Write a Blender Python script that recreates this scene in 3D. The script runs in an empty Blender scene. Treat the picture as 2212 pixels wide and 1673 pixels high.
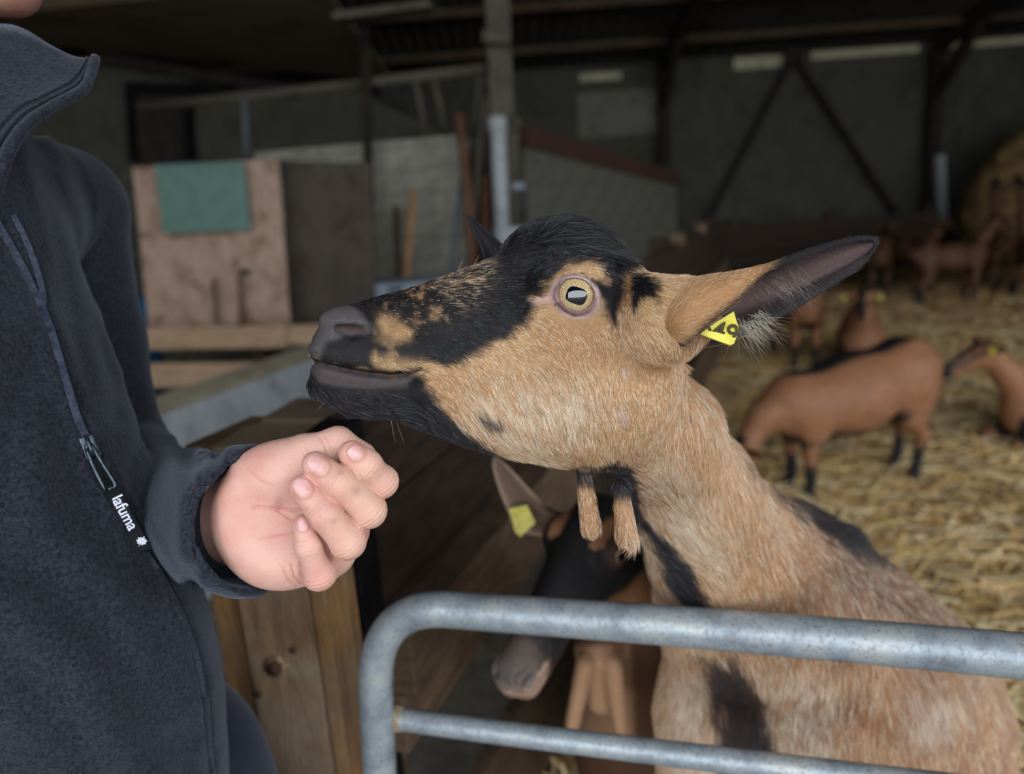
import bpy, bmesh, math, random
import numpy as np
from mathutils import Vector, Matrix

random.seed(7)
RNG = np.random.default_rng(7)
scene = bpy.context.scene
COL = scene.collection

# ------------------------------------------------------------------ camera
F, CX, CY = 1600.0, 1106.0, 836.5            # focal length in pixels of the 2212 x 1673 frame
CAM = np.array([0.0, 0.0, 1.42])
PITCH, ROLL = math.radians(13.7), math.radians(4.0)
_g = np.array([math.sin(ROLL) * math.cos(PITCH), math.cos(ROLL) * math.cos(PITCH), math.sin(PITCH)])
_up = -_g
_fw = np.array([0, 0, 1.0]) - _g * _g[2]
_fw /= np.linalg.norm(_fw)
_rt = np.cross(_fw, _up)
M = np.array([_rt, _fw, _up])                # camera (right, down, forward) -> world
RIGHT, DOWN, FWD = M @ [1, 0, 0], M @ [0, 1, 0], M @ [0, 0, 1]
cam_data = bpy.data.cameras.new('camera')
cam = bpy.data.objects.new('camera', cam_data)
COL.objects.link(cam)
mw = Matrix.Identity(4)
for i in range(3):
    mw[i][0], mw[i][1], mw[i][2], mw[i][3] = RIGHT[i], -DOWN[i], -FWD[i], CAM[i]
cam.matrix_world = mw
cam_data.sensor_width = 36.0
cam_data.lens = F / 2212.0 * 36.0
cam_data.clip_start = 0.05
cam_data.clip_end = 200
cam_data.dof.use_dof = True
cam_data.dof.focus_distance = 0.555
cam_data.dof.aperture_fstop = 3.3
scene.camera = cam

# ------------------------------------------------------------------ daylight
world = bpy.data.worlds.new('overcast_sky')
scene.world = world
world.use_nodes = True
wn = world.node_tree
wn.nodes['Background'].inputs['Color'].default_value = (0.90, 0.95, 1.0, 1)
wn.nodes['Background'].inputs['Strength'].default_value = 4.3
scene.view_settings.view_transform = 'Standard'
scene.view_settings.look = 'None'
scene.view_settings.exposure = 0.0
scene.view_settings.gamma = 1.0
scene.view_settings.use_curve_mapping = False
scene.cycles.max_bounces = 6
scene.cycles.diffuse_bounces = 3
scene.cycles.glossy_bounces = 3
scene.cycles.use_adaptive_sampling = True
scene.cycles.adaptive_threshold = 0.09
scene.cycles.adaptive_min_samples = 16
scene.cycles.transmission_bounces = 4
scene.cycles.transparent_max_bounces = 8
scene.cycles.caustics_reflective = False
scene.cycles.caustics_refractive = False
scene.cycles.sample_clamp_indirect = 6.0
OPEN_Y, OPEN_X0, OPEN_X1, OPEN_Z = -3.5, -6.0, 9.4, 5.2     # the open barn front behind the camera
SIDE_Y = 1.2                                                # opening added in the unseen right side to light the straw; ends here
port = bpy.data.lights.new('barn_front_portal', 'AREA')
port.shape = 'RECTANGLE'
port.size, port.size_y = OPEN_X1 - OPEN_X0, OPEN_Z
port.cycles.is_portal = True
po = bpy.data.objects.new('barn_front_portal', port)
COL.objects.link(po)
po.location = ((OPEN_X0 + OPEN_X1) / 2, OPEN_Y, OPEN_Z / 2)
po.rotation_euler = (math.radians(90), 0, 0)
port2 = bpy.data.lights.new('barn_side_portal', 'AREA')
port2.shape = 'RECTANGLE'
port2.size, port2.size_y = SIDE_Y - OPEN_Y, 3.6
port2.cycles.is_portal = True
po2 = bpy.data.objects.new('barn_side_portal', port2)
COL.objects.link(po2)
po2.location = (9.5, (SIDE_Y + OPEN_Y) / 2, 1.8)
po2.rotation_euler = (math.radians(90), 0, math.radians(90))


# ------------------------------------------------------------------ pixel helpers
def ray(px, py):
    return M @ np.array([(px - CX) / F, (py - CY) / F, 1.0])


def at(px, py, d):
    """point seen at pixel (px, py), at distance d along the view axis"""
    return CAM + ray(px, py) * d


def onplane(px, py, p0, n):
    r = ray(px, py)
    t = np.dot(np.asarray(p0) - CAM, n) / np.dot(r, n)
    return CAM + r * t


def onz(px, py, z=0.0):
    return onplane(px, py, (0, 0, z), np.array([0, 0, 1.0]))


def proj(P):
    q = (np.asarray(P) - CAM) @ M
    return np.stack([q[..., 0] / q[..., 2] * F + CX, q[..., 1] / q[..., 2] * F + CY], -1), q[..., 2]


def crom(pts, n):
    """smooth curve through points, n samples per span"""
    P = np.asarray(pts, float)
    Q = np.vstack([2 * P[0] - P[1], P, 2 * P[-1] - P[-2]])
    out = []
    for i in range(len(P) - 1):
        a, b, c, d = Q[i:i + 4]
        for t in np.linspace(0, 1, n, endpoint=False):
            out.append(0.5 * (2 * b + (c - a) * t + (2 * a - 5 * b + 4 * c - d) * t * t + (3 * b - a - 3 * c + d) * t ** 3))
    out.append(P[-1])
    return np.array(out)


# ------------------------------------------------------------------ objects
def link(o, parent=None):
    COL.objects.link(o)
    if parent is not None:
        o.parent = parent
    return o


def tag(o, label=None, cat=None, group=None, kind=None):
    for k, v in (('label', label), ('category', cat), ('group', group), ('kind', kind)):
        if v:
            o[k] = v
    return o


def empty(name, loc=(0, 0, 0)):
    o = bpy.data.objects.new(name, None)
    o.empty_display_size = 0.05
    o.location = Vector([float(c) for c in loc])
    return link(o)


def mesh(name, verts, faces, mat, parent=None, smooth=True, world=True):
    """one mesh object; vertices are in world coordinates even when it has a parent (unless world=False)"""
    me = bpy.data.meshes.new(name)
    me.from_pydata([tuple(map(float, v)) for v in verts], [], [tuple(map(int, f)) for f in faces])
    me.update()
    if smooth:
        me.polygons.foreach_set('use_smooth', [True] * len(me.polygons))
    o = bpy.data.objects.new(name, me)
    if mat is not None:
        me.materials.append(mat)
    link(o, parent)
    if parent is not None and world:
        o.matrix_parent_inverse = pinv(parent)
    return o


def pinv(p):
    m = Matrix.Identity(4)
    while p is not None:
        m = Matrix.LocRotScale(p.location, p.rotation_euler, p.scale) @ m if p.parent is None else p.matrix_parent_inverse @ Matrix.LocRotScale(p.location, p.rotation_euler, p.scale) @ m
        p = p.parent
    return m.inverted()


def npmesh(name, V, Q, mat, parent=None):
    """fast mesh from arrays: V (n,3) world, Q (m,4) quads"""
    me = bpy.data.meshes.new(name)
    me.vertices.add(len(V))
    me.vertices.foreach_set('co', np.ascontiguousarray(V, np.float32).ravel())
    m, k = Q.shape
    me.loops.add(m * k)
    me.loops.foreach_set('vertex_index', np.ascontiguousarray(Q, np.int32).ravel())
    me.polygons.add(m)
    me.polygons.foreach_set('loop_start', np.arange(0, m * k, k, dtype=np.int32))
    me.polygons.foreach_set('use_smooth', np.ones(m, bool))
    me.update(calc_edges=True)
    me.validate()
    o = bpy.data.objects.new(name, me)
    if mat is not None:
        me.materials.append(mat)
    link(o, parent)
    if parent is not None:
        o.matrix_parent_inverse = pinv(parent)
    return o


def vcol(o, name, C):
    a = o.data.attributes.new(name, 'FLOAT_COLOR', 'POINT')
    C4 = np.ones((len(C), 4), np.float32)
    C4[:, :3] = C
    a.data.foreach_set('color', C4.ravel())


def boxgeo(c, ax, half):
    """8 verts / 6 faces of a box with centre c, unit axes ax (3 rows), half sizes"""
    c = np.asarray(c, float)
    V = []
    for sz in (-1, 1):
        for sy in (-1, 1):
            for sx in (-1, 1):
                V.append(c + ax[0] * half[0] * sx + ax[1] * half[1] * sy + ax[2] * half[2] * sz)
    Fc = [(0, 2, 3, 1), (4, 5, 7, 6), (0, 1, 5, 4), (2, 6, 7, 3), (0, 4, 6, 2), (1, 3, 7, 5)]
    return V, Fc


def bevel_obj(o, w, seg=2):
    bm = bmesh.new()
    bm.from_mesh(o.data)
    bmesh.ops.recalc_face_normals(bm, faces=bm.faces)
    bmesh.ops.bevel(bm, geom=bm.edges[:] + bm.verts[:], offset=w, segments=seg, affect='EDGES', profile=0.6)
    bm.to_mesh(o.data)
    bm.free()
    return o


AXW = np.eye(3)


def box(name, c, half, mat, parent=None, ax=AXW, bev=0.0, jitter=0.0):
    V, Fc = boxgeo(c, np.asarray(ax, float), half)
    if jitter:
        V = [v + RNG.uniform(-jitter, jitter, 3) for v in V]
    o = mesh(name, V, Fc, mat, parent, smooth=False)
    if bev:
        bevel_obj(o, bev)
    return o


def frame(d, up=(0, 0, 1)):
    """axes with the first along d, third close to up"""
    a = np.asarray(d, float)
    a = a / np.linalg.norm(a)
    c = np.asarray(up, float)
    c = c - a * np.dot(a, c)
    c /= np.linalg.norm(c)
    return np.array([a, np.cross(c, a), c])


def beam(name, p, q, w, h, mat, parent=None, up=(0, 0, 1), bev=0.0, jitter=0.0):
    p, q = np.asarray(p, float), np.asarray(q, float)
    return box(name, (p + q) / 2, (np.linalg.norm(q - p) / 2, w / 2, h / 2), mat, parent, frame(q - p, up), bev, jitter)


def tubegeo(P, R, seg=16, caps=True, up=None, sx=1.0):
    P = np.asarray(P, float)
    n = len(P)
    R = np.broadcast_to(np.asarray(R, float), (n,))
    T = np.gradient(P, axis=0)
    T /= np.linalg.norm(T, axis=1)[:, None]
    ref = np.array(up if up is not None else (0, 0, 1.0), float)
    if abs(np.dot(ref, T[0])) > 0.95:
        ref = np.array([1.0, 0, 0])
    V, Fc = [], []
    nrm = ref - T[0] * np.dot(ref, T[0])
    nrm /= np.linalg.norm(nrm)
    for i in range(n):
        nrm = nrm - T[i] * np.dot(nrm, T[i])
        nrm /= np.linalg.norm(nrm)
        b = np.cross(T[i], nrm)
        for k in range(seg):
            a = 2 * math.pi * k / seg
            V.append(P[i] + R[i] * (math.cos(a) * nrm + sx * math.sin(a) * b))
    for i in range(n - 1):
        for k in range(seg):
            k2 = (k + 1) % seg
            Fc.append((i * seg + k, i * seg + k2, (i + 1) * seg + k2, (i + 1) * seg + k))
    if caps:
        Fc.append(tuple(range(seg))[::-1])
        Fc.append(tuple((n - 1) * seg + k for k in range(seg)))
    return V, Fc


def tube(name, P, R, mat, parent=None, seg=16, up=None, sx=1.0):
    V, Fc = tubegeo(P, R, seg, True, up, sx)
    return mesh(name, V, Fc, mat, parent)


# ------------------------------------------------------------------ signed distance modelling
def smin(a, b, k):
    if k <= 0:
        return np.minimum(a, b)
    h = np.maximum(k - np.abs(a - b), 0) / k
    return np.minimum(a, b) - h * h * k * 0.25


def smax(a, b, k):
    return -smin(-a, -b, k)


def s_cone(P, a, b, ra, rb):
    """round cone from a (radius ra) to b (radius rb), approximated"""
    a, b = np.asarray(a, np.float32), np.asarray(b, np.float32)
    ab = b - a
    t = np.clip(((P - a) @ ab) / max(np.dot(ab, ab), 1e-12), 0, 1)
    q = P - a - t[:, None] * ab
    return np.sqrt(np.einsum('ij,ij->i', q, q)) - (ra + (rb - ra) * t)


def s_ell(P, c, r, ax=None):
    q = P - np.asarray(c, np.float32)
    if ax is not None:
        q = q @ np.asarray(ax, np.float32).T
    r = np.asarray(r, np.float32)
    k0 = np.sqrt(((q / r) ** 2).sum(1))
    k1 = np.sqrt(((q / (r * r)) ** 2).sum(1))
    return k0 * (k0 - 1.0) / np.maximum(k1, 1e-6)


def s_path(P, pts, radii):
    d = None
    for i in range(len(pts) - 1):
        e = s_cone(P, pts[i], pts[i + 1], radii[i], radii[i + 1])
        d = e if d is None else np.minimum(d, e)
    return d


def surface(f, lo, hi, res, lip=1.5, project=1):
    """mesh of f = 0 inside the box lo..hi: sparse surface nets on a lattice of spacing res"""
    lo, hi = np.asarray(lo, float), np.asarray(hi, float)
    B = 4
    nb = np.ceil((hi - lo) / (res * 16)).astype(int)
    g = np.stack(np.meshgrid(*[np.arange(k) for k in nb], indexing='ij'), -1).reshape(-1, 3)
    size = 16
    oct_ = np.stack(np.meshgrid([0, 1], [0, 1], [0, 1], indexing='ij'), -1).reshape(-1, 3)
    while True:                                # keep only the blocks close to the surface
        fc = f((lo + (g + 0.5) * res * size).astype(np.float32))
        g = g[np.abs(fc) < res * size * 0.8661 * lip]
        if size == B:
            break
        size //= 2
        g = (g[:, None, :] * 2 + oct_[None]).reshape(-1, 3)
    nb = nb * (16 // B)
    n = len(g)
    L = np.stack(np.meshgrid(*[np.arange(B + 1)] * 3, indexing='ij'), -1).reshape(-1, 3)
    vals = np.empty((n, (B + 1) ** 3), np.float32)
    ch = 2400
    for i in range(0, n, ch):
        idx = g[i:i + ch, None, :] * B + L[None]
        p = (lo + idx.reshape(-1, 3) * res).astype(np.float32)
        vals[i:i + ch] = f(p).reshape(-1, (B + 1) ** 3)
    keep = (vals.min(1) < 0) & (vals.max(1) >= 0)
    g, vals = g[keep], vals[keep]
    n = len(g)
    v = vals.reshape(n, B + 1, B + 1, B + 1)
    s = v < 0
    cs = np.zeros((n, B, B, B), np.int8)
    for dx in (0, 1):
        for dy in (0, 1):
            for dz in (0, 1):
                cs += s[:, dx:dx + B, dy:dy + B, dz:dz + B]
    act = np.argwhere((cs > 0) & (cs < 8))
    bi, ci = act[:, 0], act[:, 1:]
    acc = np.zeros((len(act), 3))
    cnt = np.zeros(len(act))
    for axis in range(3):
        o1, o2 = [a for a in range(3) if a != axis]
        for p in (0, 1):
            for q in (0, 1):
                off = np.zeros(3, int)
                off[o1], off[o2] = p, q
                i0 = ci + off
                i1 = i0.copy()
                i1[:, axis] += 1
                v0 = v[bi, i0[:, 0], i0[:, 1], i0[:, 2]]
                v1 = v[bi, i1[:, 0], i1[:, 1], i1[:, 2]]
                m = (v0 < 0) != (v1 < 0)
                t = np.where(m, v0 / np.where(m, v0 - v1, 1), 0)
                pos = np.repeat(off[None].astype(float), len(act), 0)
                pos[:, axis] = t
                acc += pos * m[:, None]
                cnt += m
    G = g[bi] * B + ci
    V = lo + (G + acc / cnt[:, None]) * res
    dim = nb * B + 4
    key = lambda I: ((I[:, 0] + 1) * dim[1] + I[:, 1] + 1) * dim[2] + I[:, 2] + 1
    K = key(G)
    order = np.argsort(K)
    Ks = K[order]

    def find(I):
        k = key(I)
        j = np.searchsorted(Ks, k)
        j = np.minimum(j, len(Ks) - 1)
        return np.where(Ks[j] == k, order[j], -1)
    quads = []
    for axis in range(3):
        o1, o2 = (axis + 1) % 3, (axis + 2) % 3
        sl0 = [slice(None), slice(0, B), slice(0, B), slice(0, B)]
        sl1 = list(sl0)
        sl1[axis + 1] = slice(1, B + 1)
        a, b = s[tuple(sl0)], s[tuple(sl1)]
        e = np.argwhere(a != b)
        if not len(e):
            continue
        inside = a[e[:, 0], e[:, 1], e[:, 2], e[:, 3]]
        I = g[e[:, 0]] * B + e[:, 1:]
        e1, e2 = np.zeros(3, int), np.zeros(3, int)
        e1[o1], e2[o2] = 1, 1
        q = np.stack([find(I), find(I - e1), find(I - e1 - e2), find(I - e2)], 1)
        q = np.where(inside[:, None], q, q[:, ::-1])
        quads.append(q[(q >= 0).all(1)])
    Q = np.vstack(quads)
    for _ in range(project):
        V = V.astype(np.float32)
        h = res * 0.25
        d = f(V)
        G3 = np.stack([f(V + np.array(e, np.float32) * h) - d for e in ((1, 0, 0), (0, 1, 0), (0, 0, 1))], 1) / h
        st = (d / np.maximum((G3 ** 2).sum(1), 0.2))[:, None] * G3
        ln = np.linalg.norm(st, axis=1)[:, None]
        V = V - st * np.minimum(1, res * 0.6 / np.maximum(ln, 1e-9))
    return V.astype(float), Q


def relax(V, Q, it=1, lam=0.5):
    E = np.vstack([Q[:, [0, 1]], Q[:, [1, 2]], Q[:, [2, 3]], Q[:, [3, 0]]])
    cnt = np.bincount(E.ravel(), minlength=len(V)).astype(float)
    for _ in range(it):
        S = np.zeros_like(V)
        for a in range(3):
            S[:, a] = np.bincount(E[:, 0], V[E[:, 1], a], len(V)) + np.bincount(E[:, 1], V[E[:, 0], a], len(V))
        V = V + lam * (S / np.maximum(cnt, 1)[:, None] - V)
    return V


def vnormals(V, Q):
    N = np.cross(V[Q[:, 2]] - V[Q[:, 0]], V[Q[:, 3]] - V[Q[:, 1]])
    out = np.zeros_like(V)
    for k in range(Q.shape[1]):
        for a in range(3):
            out[:, a] += np.bincount(Q[:, k], N[:, a], len(V))
    return out / np.maximum(np.linalg.norm(out, axis=1), 1e-12)[:, None]


def polysd(p, poly, margin=70):
    """signed distance of 2-D points to a polygon, negative inside"""
    poly = np.asarray(poly, float)
    out = np.full(len(p), 1e3)
    lo_, hi_ = poly.min(0) - margin, poly.max(0) + margin
    sel = np.where((p[:, 0] > lo_[0]) & (p[:, 0] < hi_[0]) & (p[:, 1] > lo_[1]) & (p[:, 1] < hi_[1]))[0]
    p = p[sel]
    d = np.full(len(p), 1e18)
    ins = np.zeros(len(p), bool)
    for i in range(len(poly)):
        a, b = poly[i], poly[(i + 1) % len(poly)]
        e, w = b - a, p - a
        t = np.clip((w @ e) / max(e @ e, 1e-9), 0, 1)
        q = w - t[:, None] * e
        d = np.minimum(d, (q * q).sum(1))
        c = (a[1] > p[:, 1]) != (b[1] > p[:, 1])
        x = a[0] + (p[:, 1] - a[1]) * e[0] / (e[1] if abs(e[1]) > 1e-9 else 1e-9)
        ins ^= c & (p[:, 0] < x)
    out[sel] = np.where(ins, -1, 1) * np.sqrt(d)
    return out


def vnoise(P, scale, seed=0):
    """smooth value noise in [-1, 1] (any dimension up to 3)"""
    P = np.asarray(P, float) * scale
    I = np.floor(P).astype(np.int64)
    f = P - I
    f = f * f * (3 - 2 * f)
    D = P.shape[1]
    out = np.zeros(len(P))
    for c in range(2 ** D):
        w = np.ones(len(P))
        h = np.full(len(P), seed * 7919 + 12345, np.int64)
        for k in range(D):
            b = (c >> k) & 1
            w *= f[:, k] if b else 1 - f[:, k]
            h = (h * 73856093) ^ ((I[:, k] + b) * (19349663, 83492791, 49979687)[k])
        h = (h ^ (h >> 13)) * 1274126177
        h = (h ^ (h >> 16)) & 0xFFFF
        out += w * (h / 32767.5 - 1)
    return out


def sstep(a, b, x):
    t = np.clip((x - a) / (b - a), 0, 1)
    return t * t * (3 - 2 * t)


def lin(r, g, b):
    f = lambda c: c / 12.92 if c <= 0.04045 else ((c + 0.055) / 1.055) ** 2.4
    return np.array([f(r / 255), f(g / 255), f(b / 255)])


def hair(name, parent, mat, root, tip_dir, nrm, length, col, rad=0.00016, npts=5, lift=0.35, curl=0.25):
    """fur strands: start along a mix of normal and comb direction, bend down to the comb direction"""
    n = len(root)
    hc = bpy.data.hair_curves.new(name)
    hc.add_curves([npts] * n)
    L = np.asarray(length)[:, None]
    d = tip_dir + RNG.normal(0, curl, (n, 3)) * 0.5
    d -= nrm * (d * nrm).sum(1)[:, None] * 0.9
    d /= np.maximum(np.linalg.norm(d, axis=1), 1e-9)[:, None]
    lf = np.clip(lift + RNG.normal(0, 0.12, n), 0.05, 1)[:, None]
    P = np.empty((n, npts, 3), np.float32)
    for k in range(npts):
        t = k / (npts - 1)
        P[:, k] = root - nrm * 0.0006 + L * (d * t + nrm * lf * (t - 0.55 * t * t))
    hc.attributes['position'].data.foreach_set('vector', P.ravel())
    r = hc.attributes.get('radius') or hc.attributes.new('radius', 'FLOAT', 'POINT')
    prof = np.array([1.0, 1.0, 0.9, 0.65, 0.15]) if npts == 5 else np.linspace(1, 0.15, npts)
    rr = (np.asarray(rad) * np.ones(n))[:, None] * prof[None]
    r.data.foreach_set('value', rr.astype(np.float32).ravel())
    ca = hc.attributes.new('coat', 'FLOAT_COLOR', 'CURVE')
    C4 = np.ones((n, 4), np.float32)
    C4[:, :3] = col
    ca.data.foreach_set('color', C4.ravel())
    o = bpy.data.objects.new(name, hc)
    hc.materials.append(mat)
    link(o, parent)
    o.matrix_parent_inverse = pinv(parent)
    o['kind'] = 'stuff'
    return o


def sample(V, Q, N, dens):
    """random points on quads: dens = strands per square metre at each vertex"""
    T = np.vstack([Q[:, [0, 1, 2]], Q[:, [0, 2, 3]]])
    A = 0.5 * np.linalg.norm(np.cross(V[T[:, 1]] - V[T[:, 0]], V[T[:, 2]] - V[T[:, 0]]), axis=1)
    w = A * dens[T].mean(1)
    cnt = RNG.poisson(w)
    idx = np.repeat(np.arange(len(T)), cnt)
    r1, r2 = np.sqrt(RNG.random(len(idx))), RNG.random(len(idx))
    b = np.stack([1 - r1, r1 * (1 - r2), r1 * r2], 1)
    P = (V[T[idx]] * b[:, :, None]).sum(1)
    Nn = (N[T[idx]] * b[:, :, None]).sum(1)
    return P, Nn / np.maximum(np.linalg.norm(Nn, axis=1), 1e-9)[:, None]


# ------------------------------------------------------------------ materials
class NT:
    def __init__(self, name, rough=0.7, spec=0.3):
        self.m = bpy.data.materials.new(name)
        self.m.use_nodes = True
        self.t = self.m.node_tree
        self.b = self.t.nodes['Principled BSDF']
        self.b.inputs['Roughness'].default_value = rough
        self.b.inputs['Specular IOR Level'].default_value = spec
        self.out = self.t.nodes['Material Output']

    def n(self, typ, ins=None, **props):
        nd = self.t.nodes.new(typ)
        for k, v in props.items():
            setattr(nd, k, v)
        for k, v in (ins or {}).items():
            s = nd.inputs[k]
            if isinstance(v, bpy.types.NodeSocket):
                self.t.links.new(v, s)
            else:
                s.default_value = v
        return nd

    def coords(self, scale=(1, 1, 1), rot=(0, 0, 0), kind='Object'):
        c = self.n('ShaderNodeTexCoord')
        mp = self.n('ShaderNodeMapping', {'Vector': c.outputs[kind], 'Scale': scale, 'Rotation': rot})
        return mp.outputs['Vector']

    def noise(self, vec, scale, detail=4, rough=0.55, dist=0.0):
        return self.n('ShaderNodeTexNoise', {'Vector': vec, 'Scale': scale, 'Detail': detail, 'Roughness': rough, 'Distortion': dist}).outputs['Fac']

    def ramp(self, fac, stops, interp='LINEAR'):
        r = self.n('ShaderNodeValToRGB', {'Fac': fac})
        cr = r.color_ramp
        cr.interpolation = interp
        while len(cr.elements) < len(stops):
            cr.elements.new(0.5)
        for e, (p, c) in zip(cr.elements, stops):
            e.position = p
            e.color = tuple(c) + (1,) if len(c) == 3 else tuple(c)
        return r.outputs['Color']

    def mix(self, fac, a, b, mode='MIX'):
        nd = self.n('ShaderNodeMix', data_type='RGBA', blend_type=mode)
        for k, v in ((0, fac), (6, a), (7, b)):
            s = nd.inputs[k]
            if isinstance(v, bpy.types.NodeSocket):
                self.t.links.new(v, s)
            elif k == 0:
                s.default_value = v
            else:
                s.default_value = tuple(v) + (1,) if len(v) == 3 else tuple(v)
        return nd.outputs[2]

    def math(self, op, a, b=0.0, clamp=False):
        nd = self.n('ShaderNodeMath', operation=op, use_clamp=clamp)
        for k, v in ((0, a), (1, b)):
            if isinstance(v, bpy.types.NodeSocket):
                self.t.links.new(v, nd.inputs[k])
            else:
                nd.inputs[k].default_value = v
        return nd.outputs[0]

    def base(self, c):
        s = self.b.inputs['Base Color']
        if isinstance(c, bpy.types.NodeSocket):
            self.t.links.new(c, s)
        else:
            s.default_value = tuple(c) + (1,)
        return self

    def set(self, **kw):
        for k, v in kw.items():
            s = self.b.inputs[k.replace('_', ' ')]
            if isinstance(v, bpy.types.NodeSocket):
                self.t.links.new(v, s)
            else:
                s.default_value = v
        return self

    def bump(self, h, strength=0.3, dist=0.002):
        b = self.n('ShaderNodeBump', {'Height': h, 'Strength': strength, 'Distance': dist})
        self.t.links.new(b.outputs['Normal'], self.b.inputs['Normal'])
        return self


def attr_mat(name, rough, spec, noise_scale=180.0, amount=0.25, bump=0.0, attr='coat'):
    t = NT(name, rough, spec)
    a = t.n('ShaderNodeAttribute', attribute_name=attr).outputs['Color']
    v = t.coords()
    nz = t.noise(v, noise_scale, 3)
    c = t.mix(amount, a, t.ramp(nz, [(0.3, (0.25, 0.25, 0.25)), (0.7, (1, 1, 1))]), 'MULTIPLY')
    t.base(c)
    if bump:
        t.bump(nz, bump, 0.001)
    return t.m


def fur_mat(name, rough=0.45, gloss=0.12):
    m = bpy.data.materials.new(name)
    m.use_nodes = True
    t = m.node_tree
    t.nodes.remove(t.nodes['Principled BSDF'])
    out = t.nodes['Material Output']
    a = t.nodes.new('ShaderNodeAttribute')
    a.attribute_name = 'coat'
    h = t.nodes.new('ShaderNodeBsdfHairPrincipled')
    h.parametrization = 'COLOR'
    t.links.new(a.outputs['Color'], h.inputs['Color'])
    h.inputs['Roughness'].default_value = rough
    h.inputs['Radial Roughness'].default_value = 0.6
    h.inputs['Random Roughness'].default_value = 0.2
    d = t.nodes.new('ShaderNodeBsdfDiffuse')
    t.links.new(a.outputs['Color'], d.inputs['Color'])
    mx = t.nodes.new('ShaderNodeMixShader')
    mx.inputs[0].default_value = 0.5
    t.links.new(d.outputs[0], mx.inputs[1])
    t.links.new(h.outputs[0], mx.inputs[2])
    t.links.new(mx.outputs[0], out.inputs['Surface'])
    return m


def wood_mat(name, dark, light, axis=(1, 1, 12), scale=10.0, rough=0.8, knots=True, bump=0.4, grey=None):
    t = NT(name, rough, 0.25)
    v = t.coords(axis)
    g = t.noise(v, scale, 6, 0.6, 0.6)
    c = t.ramp(g, [(0.25, dark), (0.5, [0.5 * (a + b) for a, b in zip(dark, light)]), (0.72, light)])
    big = t.noise(t.coords((1, 1, 2)), 3.5, 3)
    if grey is not None:
        c = t.mix(t.ramp(big, [(0.42, (0, 0, 0)), (0.62, (1, 1, 1))]), c, grey)
    fine = t.noise(t.coords(axis), scale * 7, 4, 0.7)
    c = t.mix(0.55, c, t.ramp(fine, [(0.3, (0.35, 0.33, 0.3)), (0.6, (1, 1, 1))]), 'MULTIPLY')
    t.base(c)
    t.bump(t.math('ADD', g, fine), bump, 0.003)
    return t.m


MT = {}
MT['coat'] = attr_mat('goat_coat', 0.65, 0.25, 260, 0.3, 0.15)
MT['coat_far'] = attr_mat('goat_coat_plain', 0.6, 0.3, 60, 0.3, 0.3)
MT['fur'] = fur_mat('goat_fur')
MT['fur_black'] = MT['fur']

t = NT('eyeball', 0.04, 0.8)
co = t.n('ShaderNodeTexCoord').outputs['Object']
sep = t.n('ShaderNodeSeparateXYZ', {'Vector': co})
x, y, z = [sep.outputs[k] for k in 'XYZ']
r2 = t.math('SQRT', t.math('ADD', t.math('MULTIPLY', x, x), t.math('MULTIPLY', y, y)))
ang = t.math('ARCTAN2', y, x)
comb = t.n('ShaderNodeCombineXYZ', {'X': t.math('MULTIPLY', ang, 9.0), 'Y': t.math('MULTIPLY', r2, 120.0), 'Z': 0.0}).outputs[0]
fib = t.noise(comb, 1.6, 4, 0.6)
iris = t.ramp(fib, [(0.25, lin(120, 98, 66)), (0.55, lin(188, 166, 124)), (0.8, lin(220, 204, 170))])
rim = t.ramp(t.math('MULTIPLY', r2, 60.0), [(0.0, (1, 1, 1)), (0.80, (1, 1, 1)), (0.88, (0.14, 0.11, 0.09)), (0.94, (0.8, 0.65, 0.62))])
c = t.mix(1.0, iris, rim, 'MULTIPLY')
px_ = t.math('POWER', t.math('ABSOLUTE', t.math('DIVIDE', x, 0.0080)), 3.0)
py_ = t.math('POWER', t.math('ABSOLUTE', t.math('DIVIDE', y, 0.0064)), 3.0)
pup = t.ramp(t.math('ADD', px_, py_), [(0.86, (0, 0, 0)), (1.0, (1, 1, 1))])
t.base(t.mix(pup, lin(10, 14, 26), c))
t.set(Coat_Weight=1.0, Coat_Roughness=0.02)
MT['eye'] = t.m

t = NT('ear_tag_plastic', 0.4, 0.4)
nz = t.noise(t.coords(), 90, 4)
t.base(t.ramp(nz, [(0.3, lin(182, 168, 56)), (0.6, lin(214, 202, 84))]))
MT['tag'] = t.m
t = NT('ear_tag_print', 0.6, 0.2)
t.base(t.ramp(t.noise(t.coords(), 200, 2), [(0.3, lin(52, 46, 14)), (0.7, lin(70, 62, 20))]))
MT['ink'] = t.m
t = NT('dirty_ear_tag', 0.6, 0.2)
t.base(t.ramp(t.noise(t.coords(), 260, 4), [(0.35, lin(96, 88, 36)), (0.6, lin(176, 162, 62))]))
MT['tag2'] = t.m
t = NT('bead_white', 0.4, 0.4)
t.base(t.ramp(t.noise(t.coords(), 400, 2), [(0.3, lin(225, 224, 200)), (0.7, lin(246, 245, 232))]))
MT['white_bit'] = t.m

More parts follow.
